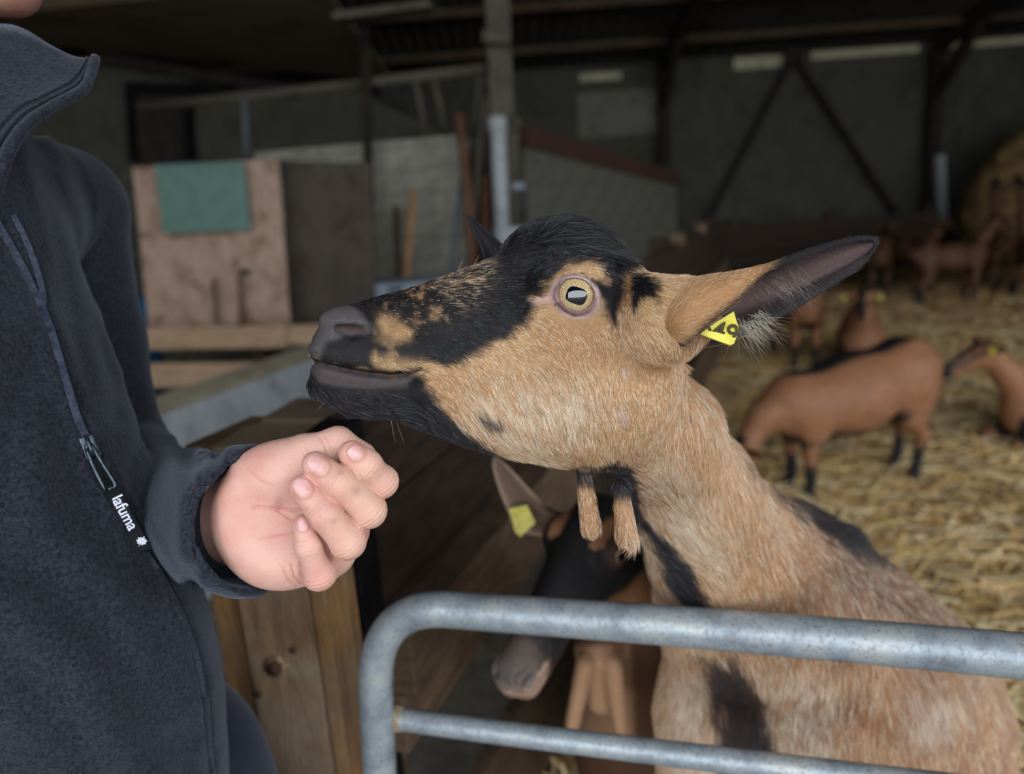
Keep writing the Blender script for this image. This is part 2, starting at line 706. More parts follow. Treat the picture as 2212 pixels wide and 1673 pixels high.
# human skin
t = NT('skin', 0.5, 0.35)
a = t.n('ShaderNodeAttribute', attribute_name='coat').outputs['Color']
v = t.coords()
n1 = t.noise(v, 55, 5, 0.6)
n2 = t.n('ShaderNodeTexVoronoi', {'Vector': v, 'Scale': 620.0}, feature='DISTANCE_TO_EDGE').outputs['Distance']
c = t.mix(0.16, a, t.ramp(n1, [(0.32, lin(196, 118, 108)), (0.5, lin(214, 176, 160)), (0.68, lin(236, 214, 198))]))
t.base(c)
t.set(Subsurface_Weight=0.18, Subsurface_Radius=(0.008, 0.003, 0.002), Subsurface_Scale=0.25)
cr = t.noise(t.coords((1, 1, 1)), 340, 3, 0.6)
fold = t.noise(t.coords((60, 260, 60), (0.5, 0.4, 0.6)), 1.0, 3)
t.bump(t.math('ADD', t.math('MULTIPLY', t.math('MINIMUM', n2, 0.35), 0.8), t.math('ADD', cr, t.math('MULTIPLY', fold, 0.5))), 0.38, 0.0010)
MT['skin'] = t.m
t = NT('nail', 0.28, 0.5)
t.base(t.ramp(t.noise(t.coords((1, 1, 1)), 160, 3), [(0.3, lin(196, 142, 138)), (0.7, lin(216, 172, 168))]))
t.set(Subsurface_Weight=0.2, Subsurface_Radius=(0.006, 0.003, 0.002), Subsurface_Scale=0.3)
MT['nail'] = t.m


def fleece(name, c0, c1, scale=330, bump=0.55):
    t = NT(name, 0.92, 0.12)
    v = t.coords()
    nz = t.noise(v, scale, 3, 0.6, 0.8)
    big = t.noise(v, 14, 3)
    c = t.mix(t.ramp(nz, [(0.36, (0, 0, 0)), (0.64, (1, 1, 1))]), c0, c1)
    t.base(t.mix(0.25, c, t.ramp(big, [(0.35, (0.6, 0.6, 0.62)), (0.65, (1, 1, 1))]), 'MULTIPLY'))
    t.set(Sheen_Weight=0.18, Sheen_Roughness=0.45, Sheen_Tint=(0.75, 0.82, 1.0, 1))
    t.bump(nz, bump, 0.0016)
    return t.m


MT['fleece'] = fleece('fleece_navy', lin(26, 28, 34), lin(48, 51, 60))
MT['shell'] = fleece('smooth_navy_cloth', lin(28, 30, 38), lin(42, 45, 54), 900, 0.15)
MT['trouser'] = fleece('trouser_cloth', lin(28, 31, 42), lin(40, 44, 56), 1200, 0.2)
t = NT('zip_tape', 0.7, 0.3)
t.base(t.ramp(t.noise(t.coords(), 700, 2), [(0.3, lin(28, 30, 40)), (0.7, lin(48, 52, 66))]))
MT['tape'] = t.m
t = NT('zip_teeth', 0.6, 0.2)
t.base(t.ramp(t.noise(t.coords(), 300, 2), [(0.3, lin(30, 34, 46)), (0.7, lin(54, 60, 78))]))
MT['teeth'] = t.m
t = NT('dark_metal', 0.32, 0.5)
t.base(t.ramp(t.noise(t.coords(), 250, 3), [(0.3, lin(40, 48, 54)), (0.7, lin(78, 90, 98))]))
t.set(Metallic=0.7)
MT['slider'] = t.m
t = NT('tab_ribbon', 0.75, 0.2)
t.base(t.ramp(t.noise(t.coords(), 900, 2), [(0.3, lin(16, 18, 20)), (0.7, lin(32, 36, 36))]))
MT['ribbon'] = t.m
t = NT('white_stitching', 0.7, 0.2)
t.base(t.ramp(t.noise(t.coords(), 900, 2), [(0.3, lin(200, 205, 222)), (0.7, lin(228, 230, 244))]))
MT['print'] = t.m

# galvanised steel
t = NT('galvanised_steel', 0.42, 0.5)
v = t.coords()
n1 = t.noise(v, 28, 6, 0.65)
n2 = t.noise(v, 230, 4, 0.7)
n3 = t.noise(v, 900, 2, 0.5)
c = t.ramp(n1, [(0.3, lin(112, 122, 132)), (0.5, lin(146, 156, 164)), (0.7, lin(168, 172, 170))])
c = t.mix(t.ramp(n2, [(0.52, (0, 0, 0)), (0.68, (0.7, 0.7, 0.7))]), c, lin(104, 92, 72))
c = t.mix(t.ramp(n3, [(0.7, (0, 0, 0)), (0.76, (1, 1, 1))]), c, lin(214, 216, 214))
t.base(c)
t.set(Metallic=0.35, Roughness=t.ramp(n2, [(0.3, (0.34,) * 3), (0.7, (0.6,) * 3)]))
t.bump(n2, 0.18, 0.001)
MT['steel'] = t.m
t = NT('rusty_weld', 0.8, 0.3)
t.base(t.ramp(t.noise(t.coords(), 180, 5), [(0.35, lin(86, 62, 40)), (0.55, lin(140, 118, 88)), (0.7, lin(168, 168, 160))]))
t.bump(t.noise(t.coords(), 200, 4), 0.6, 0.002)
MT['weld'] = t.m

MT['wood_post'] = wood_mat('weathered_timber', lin(74, 54, 38), lin(150, 120, 90), (1, 1, 0.10), 55, 0.85, grey=lin(132, 116, 98))
MT['wood_edge'] = wood_mat('sawn_edge', lin(98, 68, 40), lin(176, 136, 90), (1, 1, 0.12), 60, grey=lin(120, 98, 76))
MT['wood_top'] = wood_mat('weathered_end', lin(52, 38, 27), lin(120, 94, 68), (0.25, 1, 1), 60, grey=lin(126, 110, 92))
MT['wood_dark'] = wood_mat('dark_boards', lin(22, 16, 12), lin(64, 48, 36), (0.3, 0.3, 1.6), 45)
MT['wood_rail'] = wood_mat('brown_rail', lin(62, 48, 36), lin(118, 96, 76), (0.25, 0.25, 1.4), 40)
MT['wood_pale'] = wood_mat('pale_plank', lin(146, 118, 92), lin(190, 162, 134), (0.2, 1, 1), 22)
MT['handle'] = wood_mat('tool_handle', lin(126, 94, 64), lin(168, 132, 96), (1, 1, 0.2), 30)
MT['stick'] = wood_mat('brown_stick', lin(70, 46, 34), lin(118, 84, 64), (1, 1, 0.2), 30)
MT['timber'] = wood_mat('barn_timber', lin(48, 36, 26), lin(92, 74, 56), (0.2, 1, 1), 20)
t = NT('black_gap', 0.9, 0.1)
t.base(t.ramp(t.noise(t.coords(), 30, 3), [(0.3, lin(10, 10, 11)), (0.7, lin(24, 24, 26))]))
MT['black'] = t.m


def stain(name, base, mid, dirt, scale=5.0):
    t = NT(name, 0.85, 0.2)
    v = t.coords()
    n1 = t.noise(v, scale, 5, 0.62, 0.4)
    n2 = t.noise(t.coords((3, 3, 0.7)), scale * 2.2, 5, 0.65)
    c = t.ramp(n2, [(0.3, mid), (0.65, base)])
    c = t.mix(t.ramp(n1, [(0.5, (0, 0, 0)), (0.68, (0.8, 0.8, 0.8))]), c, dirt)
    t.base(c)
    t.bump(n2, 0.2, 0.003)
    return t.m


MT['plywood'] = stain('stained_plywood', lin(170, 146, 130), lin(142, 116, 100), lin(98, 66, 44), 6.5)
MT['brownboard'] = stain('brown_board', lin(76, 68, 61), lin(62, 55, 49), lin(48, 40, 34), 4)
t = NT('green_panel', 0.6, 0.3)
t.base(t.ramp(t.noise(t.coords(), 9, 4), [(0.3, lin(76, 104, 95)), (0.7, lin(88, 118, 108))]))
MT['green'] = t.m
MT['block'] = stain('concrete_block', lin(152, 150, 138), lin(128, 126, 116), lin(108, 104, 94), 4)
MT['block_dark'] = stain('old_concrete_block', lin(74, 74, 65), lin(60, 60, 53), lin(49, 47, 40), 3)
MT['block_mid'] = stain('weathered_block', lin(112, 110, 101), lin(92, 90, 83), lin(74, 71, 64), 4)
MT['strawstack'] = None
MT['mortar'] = stain('mortar', lin(104, 103, 96), lin(84, 83, 78), lin(70, 68, 62), 6)
MT['concrete'] = stain('trough_concrete', lin(190, 198, 202), lin(168, 176, 180), lin(140, 146, 146), 7)
MT['concrete_top'] = stain('dusty_concrete', lin(176, 166, 142), lin(150, 142, 122), lin(128, 118, 96), 9)
MT['floorc'] = stain('yard_concrete', lin(120, 114, 104), lin(96, 90, 82), lin(78, 70, 60), 3)
MT['roof'] = stain('fibre_cement_sheet', lin(74, 70, 62), lin(58, 55, 49), lin(46, 42, 36), 2)
MT['girder'] = stain('painted_steel', lin(44, 38, 34), lin(32, 28, 26), lin(60, 42, 34), 5)
MT['pipe_dim'] = stain('grey_pipe', lin(92, 87, 76), lin(76, 71, 62), lin(66, 59, 48), 6)
MT['pvc'] = stain('white_pvc', lin(170, 176, 178), lin(150, 156, 160), lin(124, 126, 124), 9)
MT['strip'] = stain('pale_eave_strip', lin(190, 188, 156), lin(150, 148, 124), lin(110, 106, 88), 9)  # pale colour stands for daylight through the eave gap
MT['lining'] = stain('loft_sheet', lin(140, 126, 104), lin(120, 108, 88), lin(100, 88, 70), 2)
MT['greybox'] = stain('grey_plastic', lin(140, 150, 162), lin(122, 132, 144), lin(108, 114, 122), 8)
MT['blue'] = stain('blue_plastic', lin(40, 84, 124), lin(32, 70, 106), lin(26, 58, 88), 12)
MT['bluestick'] = stain('blue_grey_paint', lin(92, 102, 106), lin(74, 84, 88), lin(62, 66, 68), 12)
MT['rust'] = stain('rusty_steel', lin(88, 62, 52), lin(66, 48, 42), lin(48, 36, 32), 8)
t = NT('translucent_sheet', 0.6, 0.2)
tr = t.n('ShaderNodeBsdfTranslucent', {'Color': (0.10, 0.10, 0.085, 1)})
t.t.links.new(tr.outputs[0], t.out.inputs['Surface'])
MT['clear'] = t.m

# straw
t = NT('straw_bed', 0.9, 0.15)  # bedding seen between the stalks
v = t.coords((1, 1, 1))
n1 = t.noise(v, 6, 6, 0.7, 0.5)
n2 = t.noise(t.coords((7, 40, 1), (0, 0, 0.6)), 3.0, 4, 0.7, 1.2)
c = t.ramp(n1, [(0.3, lin(110, 82, 48)), (0.5, lin(164, 128, 80)), (0.72, lin(208, 172, 116))])
t.base(t.mix(0.6, c, t.ramp(n2, [(0.3, (0.3, 0.27, 0.22)), (0.62, (1, 1, 1))]), 'MULTIPLY'))
t.bump(n2, 0.8, 0.02)
MT['strawbed'] = t.m
t = NT('straw_stalk', 0.55, 0.35)
a = t.n('ShaderNodeAttribute', attribute_name='coat').outputs['Color']
t.base(t.mix(0.3, a, t.ramp(t.noise(t.coords(), 60, 2), [(0.3, (0.6, 0.55, 0.5)), (0.7, (1, 1, 1))]), 'MULTIPLY'))
MT['straw'] = t.m
t = NT('stacked_straw', 0.9, 0.15)  # straw colour lowered to stand for the dim far end
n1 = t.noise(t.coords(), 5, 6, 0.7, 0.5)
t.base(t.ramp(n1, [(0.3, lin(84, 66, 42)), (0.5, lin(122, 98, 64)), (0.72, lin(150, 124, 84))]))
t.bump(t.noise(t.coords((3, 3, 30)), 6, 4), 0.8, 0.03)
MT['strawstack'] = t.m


# ------------------------------------------------------------------ the barn
BACK_Y = 12.5


def struct(o):
    o['kind'] = 'structure'
    return o


def ontoy(px, py, y):
    return onplane(px, py, (0, y, 0), np.array([0, 1.0, 0]))


X0, X1, Y0 = -8.0, 9.5, OPEN_Y
floor = struct(box('floor', ((X0 + X1) / 2, (Y0 + BACK_Y) / 2, -0.1), ((X1 - X0) / 2, (BACK_Y - Y0) / 2, 0.1), MT['floorc']))
yard = struct(box('yard_ground', (0, -13.5, -0.11), (30, 10, 0.1), MT['floorc']))
struct(box('side_ground', (X1 + 8, 4, -0.12), (8, 9, 0.1), MT['floorc']))
eave_z = float(ontoy(1650, 150, BACK_Y)[2])
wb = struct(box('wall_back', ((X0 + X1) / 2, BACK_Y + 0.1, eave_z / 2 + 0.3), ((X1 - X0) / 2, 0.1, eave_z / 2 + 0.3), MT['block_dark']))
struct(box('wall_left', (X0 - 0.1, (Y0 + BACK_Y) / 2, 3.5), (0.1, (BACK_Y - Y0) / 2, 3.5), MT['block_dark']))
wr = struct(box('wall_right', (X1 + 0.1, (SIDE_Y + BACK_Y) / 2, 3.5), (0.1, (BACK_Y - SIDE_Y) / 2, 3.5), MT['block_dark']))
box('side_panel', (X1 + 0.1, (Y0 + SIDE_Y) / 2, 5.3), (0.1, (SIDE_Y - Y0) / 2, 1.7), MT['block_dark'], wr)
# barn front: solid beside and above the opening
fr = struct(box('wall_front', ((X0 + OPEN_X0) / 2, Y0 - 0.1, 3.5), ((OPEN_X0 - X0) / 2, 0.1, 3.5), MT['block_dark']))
for nm, c, h in (('front_panel', ((X1 + OPEN_X1) / 2, Y0 - 0.1, 3.5), ((X1 - OPEN_X1) / 2, 0.1, 3.5)),
                 ('front_panel', ((OPEN_X0 + OPEN_X1) / 2, Y0 - 0.1, (OPEN_Z + 7) / 2), ((OPEN_X1 - OPEN_X0) / 2, 0.1, (7 - OPEN_Z) / 2))):
    box(nm, c, h, MT['block_dark'], fr)

# corrugated roof, rising from the back eave towards the front
ROOF_A, ROOF_B = np.array([0, BACK_Y + 0.5, eave_z + 0.12]), np.array([0, Y0 - 0.3, 7.0])
rs = (ROOF_B - ROOF_A)
rn = np.array([0, -rs[2], rs[1]])
rn = rn / np.linalg.norm(rn) * (1 if rs[1] < 0 else 1)
if rn[2] < 0:
    rn = -rn
xs = np.linspace(X0 - 0.3, X1 + 0.3, 18 * 44)
prof = 0.028 * np.cos(xs * 2 * math.pi / 0.177)
V, Q = [], []
NY = 9
for j in range(NY):
    c = ROOF_A + rs * j / (NY - 1)
    P = np.stack([xs, c[1] + rn[1] * prof, c[2] + rn[2] * prof], 1)
    V.append(P)
V = np.vstack(V)
nx = len(xs)
I = (np.arange(NY - 1)[:, None] * nx + np.arange(nx - 1)[None]).ravel()
Q = np.stack([I, I + 1, I + 1 + nx, I + nx], 1)
V2 = V + rn * 0.012
roof = struct(npmesh('ceiling', np.vstack([V, V2]), np.vstack([Q, Q[:, ::-1] + len(V)]), MT['roof']))


def roof_z(y):
    return ROOF_A[2] + (y - ROOF_A[1]) / rs[1] * rs[2]


def prism(name, poly, y0, y1, mat, parent=None):
    """vertical slab: polygon in (x, z) between y0 and y1"""
    n = len(poly)
    V = [(p[0], y0, p[1]) for p in poly] + [(p[0], y1, p[1]) for p in poly]
    Fc = [tuple(range(n)), tuple(range(2 * n - 1, n - 1, -1))] + [(i, i + n, (i + 1) % n + n, (i + 1) % n) for i in range(n)]
    return mesh(name, V, Fc, mat, parent, smooth=False)


# opaque strips coloured pale as daylight in the gap between wall and roof
for i, (pa, pb) in enumerate((((1252, 172), (1342, 160)), ((1585, 141), (1712, 128)), ((1752, 122), (1985, 104)), ((2046, 98), (2330, 78)))):
    a, b = ontoy(*pa, BACK_Y), ontoy(*pb, BACK_Y)
    hz = 0.055 if i != 1 else 0.085
    s = box('light_strip', ((a[0] + b[0]) / 2, BACK_Y - 0.02, (a[2] + b[2]) / 2), (abs(b[0] - a[0]) / 2, 0.006, hz), MT['pvc'])
    s.data.materials[0] = MT['strip']
    s.parent = wb

# steel frame: posts along the back wall, rafters, purlins, cross braces
frame_x = []
for k, (px_top, py_top, px_b, py_b) in enumerate(((1432, 190, 1452, 560), (2022, 175, 2016, 500), (800, 120, 800, 300))):
    a = ontoy(px_top, py_top, BACK_Y - 0.25)
    o = empty('portal_frame', (a[0], BACK_Y - 0.25, 0))
    tag(o, ('rusty dark steel portal frame rising behind the block wall', 'dark steel portal frame beside the straw stack', 'dark steel portal frame behind the tool corner')[k], 'frame', 'portal frames along the back wall')
    beam('post', (a[0], BACK_Y - 0.25, 0), (a[0], BACK_Y - 0.25, a[2] + 0.5), 0.17, 0.14, MT['girder'], o, up=(0, 1, 0))
    beam('rafter', (a[0], BACK_Y - 0.3, roof_z(BACK_Y - 0.3) - 0.16), (a[0], Y0 + 0.2, roof_z(Y0 + 0.2) - 0.16), 0.14, 0.2, MT['girder'], o)
    beam('haunch', (a[0], BACK_Y - 0.25, a[2] - 0.25), (a[0], BACK_Y - 1.3, roof_z(BACK_Y - 1.3) - 0.2), 0.12, 0.16, MT['girder'], o)
    frame_x.append(a[0])
for k in range(8):
    y = BACK_Y - 0.9 - k * 1.25
    z = roof_z(y) - 0.075
    tag(beam('purlin', (X0 + 0.02, y, z), (X1 - 0.02, y, z), 0.07, 0.1, MT['timber']),
        ('first', 'second', 'third', 'fourth', 'fifth', 'sixth', 'seventh', 'eighth')[k] + ' dark timber purlin up from the back wall under the roof sheets', 'beam', 'roof purlins')
pp0, pp1 = ontoy(2036, 492, BACK_Y - 0.42), ontoy(2030, 335, BACK_Y - 0.42)
pbase = beam('painted_base', pp0, pp1, 0.12, 0.1, MT['pvc'], up=(0, 1, 0))
tag(pbase, 'pale painted upright standing beside the steel frame at the straw stack', 'upright')
wa, wc = ontoy(1250, 300, BACK_Y - 0.03), ontoy(1422, 190, BACK_Y - 0.03)
box('wall_panel', ((wa[0] + wc[0]) / 2, BACK_Y - 0.02, (wa[2] + wc[2]) / 2), ((wc[0] - wa[0]) / 2, 0.02, (wc[2] - wa[2]) / 2), MT['block_mid'], wb)
top = ontoy(1715, 118, BACK_Y - 0.2)
br = empty('cross_brace', (top[0], BACK_Y - 0.2, 0))
tag(br, 'dark steel bracing spread like an upside-down V on the back wall', 'brace')
for (px, py) in ((1548, 440), (1925, 445)):
    b = ontoy(px, py, BACK_Y - 0.2)
    b = b + (b - top) * 0.35
    beam('brace_bar', top, b, 0.07, 0.12, MT['girder'], br, up=(0, 1, 0))
beam('brace_plate', top + [0, 0, 0.1], top - [0, 0, 0.15], 0.3, 0.05, MT['girder'], br, up=(0, 1, 0))

# low dark plank partition across the back of the pen
lp = empty('plank_partition', ontoy(1800, 600, 10.6) * [1, 1, 0])
tag(lp, 'low dark plank partition across the far end of the pen', 'partition')
a, b = ontoy(1560, 489, 10.6), ontoy(2020, 480, 10.6)
for k in range(4):
    zc = a[2] - 0.09 - k * 0.2
    beam('plank', (a[0], 10.6, zc), (b[0], 10.6 - 0.1, zc), 0.03, 0.18, MT['wood_dark'], lp, jitter=0.006)
for xx in (a[0] + 0.1, (a[0] + b[0]) / 2, b[0] - 0.1):
    box('post', (xx, 10.64, a[2] / 2 + 0.05), (0.05, 0.05, a[2] / 2 + 0.05), MT['wood_dark'], lp)

# ------------------------------------------------------------------ block walls in the middle
def block_wall(name, p0, p1, ztop0, ztop1, mat, thick=0.2, bl=0.5, bh=0.2, maxn=300):
    """wall from p0 to p1 (x, y), built of separate blocks on a mortar core; top may slope"""
    p0, p1 = np.array([*p0, 0.0]), np.array([*p1, 0.0])
    d = p1 - p0
    Lw = np.linalg.norm(d)
    ax = frame(d)
    zt = max(ztop0, ztop1)
    core_V = [p0 + ax[1] * -0.088, p1 + ax[1] * -0.088, p1 + ax[1] * 0.088, p0 + ax[1] * 0.088]
    Vc = [v for v in core_V] + [v + [0, 0, (ztop0 if i in (0, 3) else ztop1) - 0.01] for i, v in enumerate(core_V)]
    core = struct(mesh(name, Vc, [(3, 2, 1, 0), (4, 5, 6, 7), (0, 1, 5, 4), (1, 2, 6, 5), (2, 3, 7, 6), (3, 0, 4, 7)], MT['mortar'], None, False))
    me = None
    row = 0
    z = 0.0
    while z < zt - 0.03:
        s = -(bl / 2) * (row % 2)
        while s < Lw - 0.02:
            a, b = max(s, 0) + 0.005, min(s + bl, Lw) - 0.005
            mid = (a + b) / 2
            zl = ztop0 + (ztop1 - ztop0) * mid / Lw
            h = min(bh, zl - z) - 0.01
            if h > 0.04 and b - a > 0.05:
                c = p0 + ax[0] * mid + np.array([0, 0, z + 0.005 + h / 2]) + ax[1] * RNG.uniform(-0.002, 0.002)
                if me is None and abs((b - a) - (bl - 0.01)) < 1e-6 and abs(h - (bh - 0.01)) < 1e-6:
                    o = box('block', (0, 0, 0), ((b - a) / 2, 0.1, h / 2), mat, None, AXW, 0.006)
                    me = o.data
                    COL.objects.unlink(o)
                    bpy.data.objects.remove(o)
                if me is not None and abs((b - a) - (bl - 0.01)) < 1e-6 and abs(h - (bh - 0.01)) < 1e-6:
                    o = link(bpy.data.objects.new('block', me), core)
                    mm = Matrix.Identity(4)
                    for i in range(3):
                        mm[i][0], mm[i][1], mm[i][2], mm[i][3] = ax[0][i], ax[1][i], ax[2][i], c[i]
                    o.matrix_local = mm
                else:
                    box('block', c, ((b - a) / 2, 0.1, h / 2), mat, core, ax)
            s += bl
        z += bh
        row += 1
    return core


MW_Y = 7.0
pa, pb = ontoy(560, 330, MW_Y + 0.5), ontoy(1010, 291, MW_Y)
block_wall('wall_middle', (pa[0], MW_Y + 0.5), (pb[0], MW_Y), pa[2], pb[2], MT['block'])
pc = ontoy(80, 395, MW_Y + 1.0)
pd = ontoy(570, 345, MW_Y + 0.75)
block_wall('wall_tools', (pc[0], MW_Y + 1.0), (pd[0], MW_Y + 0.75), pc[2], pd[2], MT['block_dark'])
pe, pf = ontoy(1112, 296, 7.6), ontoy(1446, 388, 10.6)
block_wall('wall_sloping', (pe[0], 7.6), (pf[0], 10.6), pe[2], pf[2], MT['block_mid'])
tag(beam('wall_capping', (pe[0], 7.55, pe[2] - 0.0), (pf[0], 10.6, pf[2] + 0.0), 0.24, 0.2, MT['rust']), 'rusty capping bar lying along the sloping block wall', 'bar')

# dim upper infill behind the walls, with the loft opening
up1 = ontoy(205, -60, 9.0)
lo_w = struct(prism('wall_loft', [(X0, 0), (ontoy(1040, 300, 9.0)[0], 0), (ontoy(1040, 300, 9.0)[0], 2.0), (ontoy(760, 150, 9.0)[0], ontoy(760, 190, 9.0)[2]), (ontoy(560, 185, 9.0)[0], ontoy(560, 182, 9.0)[2]), (ontoy(200, 125, 9.0)[0], ontoy(200, 125, 9.0)[2]), (X0, ontoy(60, 90, 9.0)[2])], 9.0, 9.1, MT['block_dark']))
# sloping lining of the loft, over the left part of the barn
a0, a1 = ontoy(-300, 60, 9.0), ontoy(850, 175, 9.0)
b0, b1 = ontoy(-300, -900, 4.6), ontoy(690, -40, 6.0)
lin_o = mesh('loft_lining', [a0, a1, b1, b0] + [p + np.array([0, 0, 0.03]) for p in (a0, a1, b1, b0)],
             [(0, 1, 2, 3), (7, 6, 5, 4), (0, 4, 5, 1), (1, 5, 6, 2), (2, 6, 7, 3), (3, 7, 4, 0)], MT['lining'] if 'lining' in MT else MT['timber'], None, False)
tag(lin_o, 'dim brown sheet lining of the loft sloping over the tool corner', 'panel')
tag(beam('loft_beam', ontoy(195, 122, 8.9), ontoy(640, 198, 8.9), 0.08, 0.12, MT['girder']), 'dark beam sloping down under the loft lining', 'beam')
tag(beam('loft_plank', ontoy(728, 40, 6.3), ontoy(935, 14, 6.2), 0.2, 0.05, MT['pipe_dim']), 'pale timber plank hanging high beside the roof pipe', 'plank')
df = empty('door_frame', ontoy(350, 340, 8.95) * [1, 1, 0])
tag(df, 'dark empty door frame standing under the loft beam', 'frame')
beam('jamb', ontoy(290, 350, 8.9), ontoy(280, 178, 8.9), 0.08, 0.1, MT['black'], df, up=(0, 1, 0))
beam('jamb', ontoy(412, 345, 8.9), ontoy(405, 182, 8.9), 0.08, 0.1, MT['black'], df, up=(0, 1, 0))
beam('lintel', ontoy(275, 190, 8.9), ontoy(510, 193, 8.9), 0.08, 0.12, MT['black'], df)
dk = ontoy(352, 270, 8.95)
box('door_leaf', dk, (0.33, 0.02, 0.42), MT['girder'], df)

# ------------------------------------------------------------------ roof support column with pipes
cp = ontoy(1073, 300, 6.7)
colm = empty('support_column', (cp[0], cp[1], 0))
tag(colm, 'tall grey timber column by the block wall, running up to the roof', 'column')
beam('shaft', (cp[0], cp[1], 0), ontoy(1068, -150, 6.7), 0.2, 0.2, MT['pipe_dim'], colm, up=(0, 1, 0), bev=0.012)
beam('collar', ontoy(1072, 100, 6.6), ontoy(1073, 72, 6.6), 0.23, 0.23, MT['pipe_dim'], colm, up=(0, 1, 0), bev=0.01)
dp = empty('drain_pipe', ontoy(1082, 500, 6.5))
tag(dp, 'white plastic drain pipe strapped to the grey column', 'pipe')
tube('pipe', [ontoy(1075, 262, 6.5), ontoy(1080, 380, 6.5), ontoy(1086, 520, 6.5)], 0.064, MT['pvc'], dp)
tube('socket', [ontoy(1074, 252, 6.5), ontoy(1075, 285, 6.5)], 0.078, MT['pvc'], dp)
tp = empty('water_pipe', ontoy(1116, 500, 6.6))
tag(tp, 'thin grey water pipe with a tap beside the white drain pipe', 'pipe')
tube('pipe', [ontoy(1118, 262, 6.6), ontoy(1113, 330, 6.6), ontoy(1112, 500, 6.6)], 0.022, MT['pipe_dim'], tp)
box('tap', ontoy(1119, 403, 6.55), (0.055, 0.04, 0.03), MT['greybox'], tp, bev=0.01)
tube('elbow', [ontoy(1106, 255, 6.6), ontoy(1118, 262, 6.58), ontoy(1116, 285, 6.6)], 0.03, MT['pipe_dim'], tp)
cr = empty('white_tub', ontoy(1100, 560, 6.4))
tag(cr, 'white plastic tub standing at the foot of the drain pipe', 'tub')
tubp = [ontoy(1101, 620, 6.4), ontoy(1101, 545, 6.4), ontoy(1101, 496, 6.4), ontoy(1101, 490, 6.4)]
tube('bucket', tubp, [0.11, 0.128, 0.136, 0.12], MT['pvc'], cr, 20)
tube('rim', [ontoy(1101, 499, 6.4), ontoy(1101, 491, 6.4)], [0.145, 0.145], MT['pvc'], cr, 20)

# horizontal pipe from the column to the loft, with hanging rods
hp_ = empty('overhead_pipe', ontoy(800, 180, 6.8))
tag(hp_, 'grey overhead pipe running from the loft to the column', 'pipe')
tube('pipe', [ontoy(300, 232, 7.4), ontoy(540, 208, 7.2), ontoy(800, 178, 6.95), ontoy(1050, 147, 6.75)], 0.042, MT['pipe_dim'], hp_)
for (pa_, pb_) in (((898, 175), (920, 292)), ((938, 170), (962, 292)), ((1040, 160), (1020, 300))):
    tube('hanging_rod', [ontoy(*pa_, 6.8), ontoy(*pb_, 6.9)], 0.02, MT['pipe_dim'], hp_)
tag(tube('upright_post', [ontoy(788, 60, 6.84), ontoy(795, 330, 6.84), ontoy(800, 600, 6.84), ontoy(800, 600, 6.84) * [1, 1, 0]], 0.045, MT['girder']), 'thin dark upright post beside the brown board', 'post')
tag(tube('upright_post', [ontoy(528, 215, 7.1), ontoy(532, 335, 7.1)], 0.03, MT['bluestick']), 'short grey upright under the overhead pipe above the green panel', 'post')

# leaning tools and sticks
for nm, lab, cat, pts, d, r, m in (
    ('tool_handle', 'pale wooden tool handle leaning on the block wall behind the grey box', 'handle', ((894, 408), (884, 520), (873, 680)), 6.34, 0.033, 'handle'),
    ('long_pole', 'tall reddish brown pole leaning beside the grey column', 'pole', ((992, 245), (1008, 400), (1026, 620)), 6.5, 0.042, 'stick'),
    ('iron_bar', 'short dark bar leaning on the block wall', 'bar', ((856, 445), (862, 640)), 6.7, 0.028, 'rust'),
    ('iron_bar', 'dark bar leaning in the corner next to the brown board', 'bar', ((800, 470), (796, 640)), 6.6, 0.026, 'stick'),
    ('blue_stick', 'thin blue-grey stick leaning between the tool handle and the long pole', 'stick', ((1012, 300), (985, 480), (968, 640)), 6.6, 0.022, 'bluestick'),
    ('slanted_lath', 'thin grey lath slanting down beside the column', 'lath', ((1050, 210), (1035, 330), (1020, 520)), 6.65, 0.024, 'pipe_dim'),
    ('dark_post', 'brown timber offcut standing behind the long pole', 'offcut', ((1048, 380), (1050, 640)), 6.75, 0.05, 'stick')):
    P_ = [ontoy(*p, d) for p in pts]
    e_ = P_[-1] - P_[-2]
    P_.append(P_[-1] + e_ * (P_[-1][2] - 0.002) / max(-e_[2], 1e-3))
    tag(tube(nm, P_, r, MT[m], seg=10), lab, cat)

# plywood sheet with the green panel, brown board, grey box, blue tub
BY = 5.6
c00, c10, c11, c01 = ontoy(322, 712, BY), ontoy(628, 706, BY - 0.1), ontoy(600, 343, BY - 0.1), ontoy(286, 362, BY)


def sheet(name, quad, th, mat, parent=None, push=(0, 1, 0)):
    p = [np.asarray(q, float) for q in quad]
    o = np.asarray(push, float) * th
    return mesh(name, p + [q + o for q in p], [(0, 1, 2, 3), (7, 6, 5, 4), (0, 4, 5, 1), (1, 5, 6, 2), (2, 6, 7, 3), (3, 7, 4, 0)], mat, parent, False)


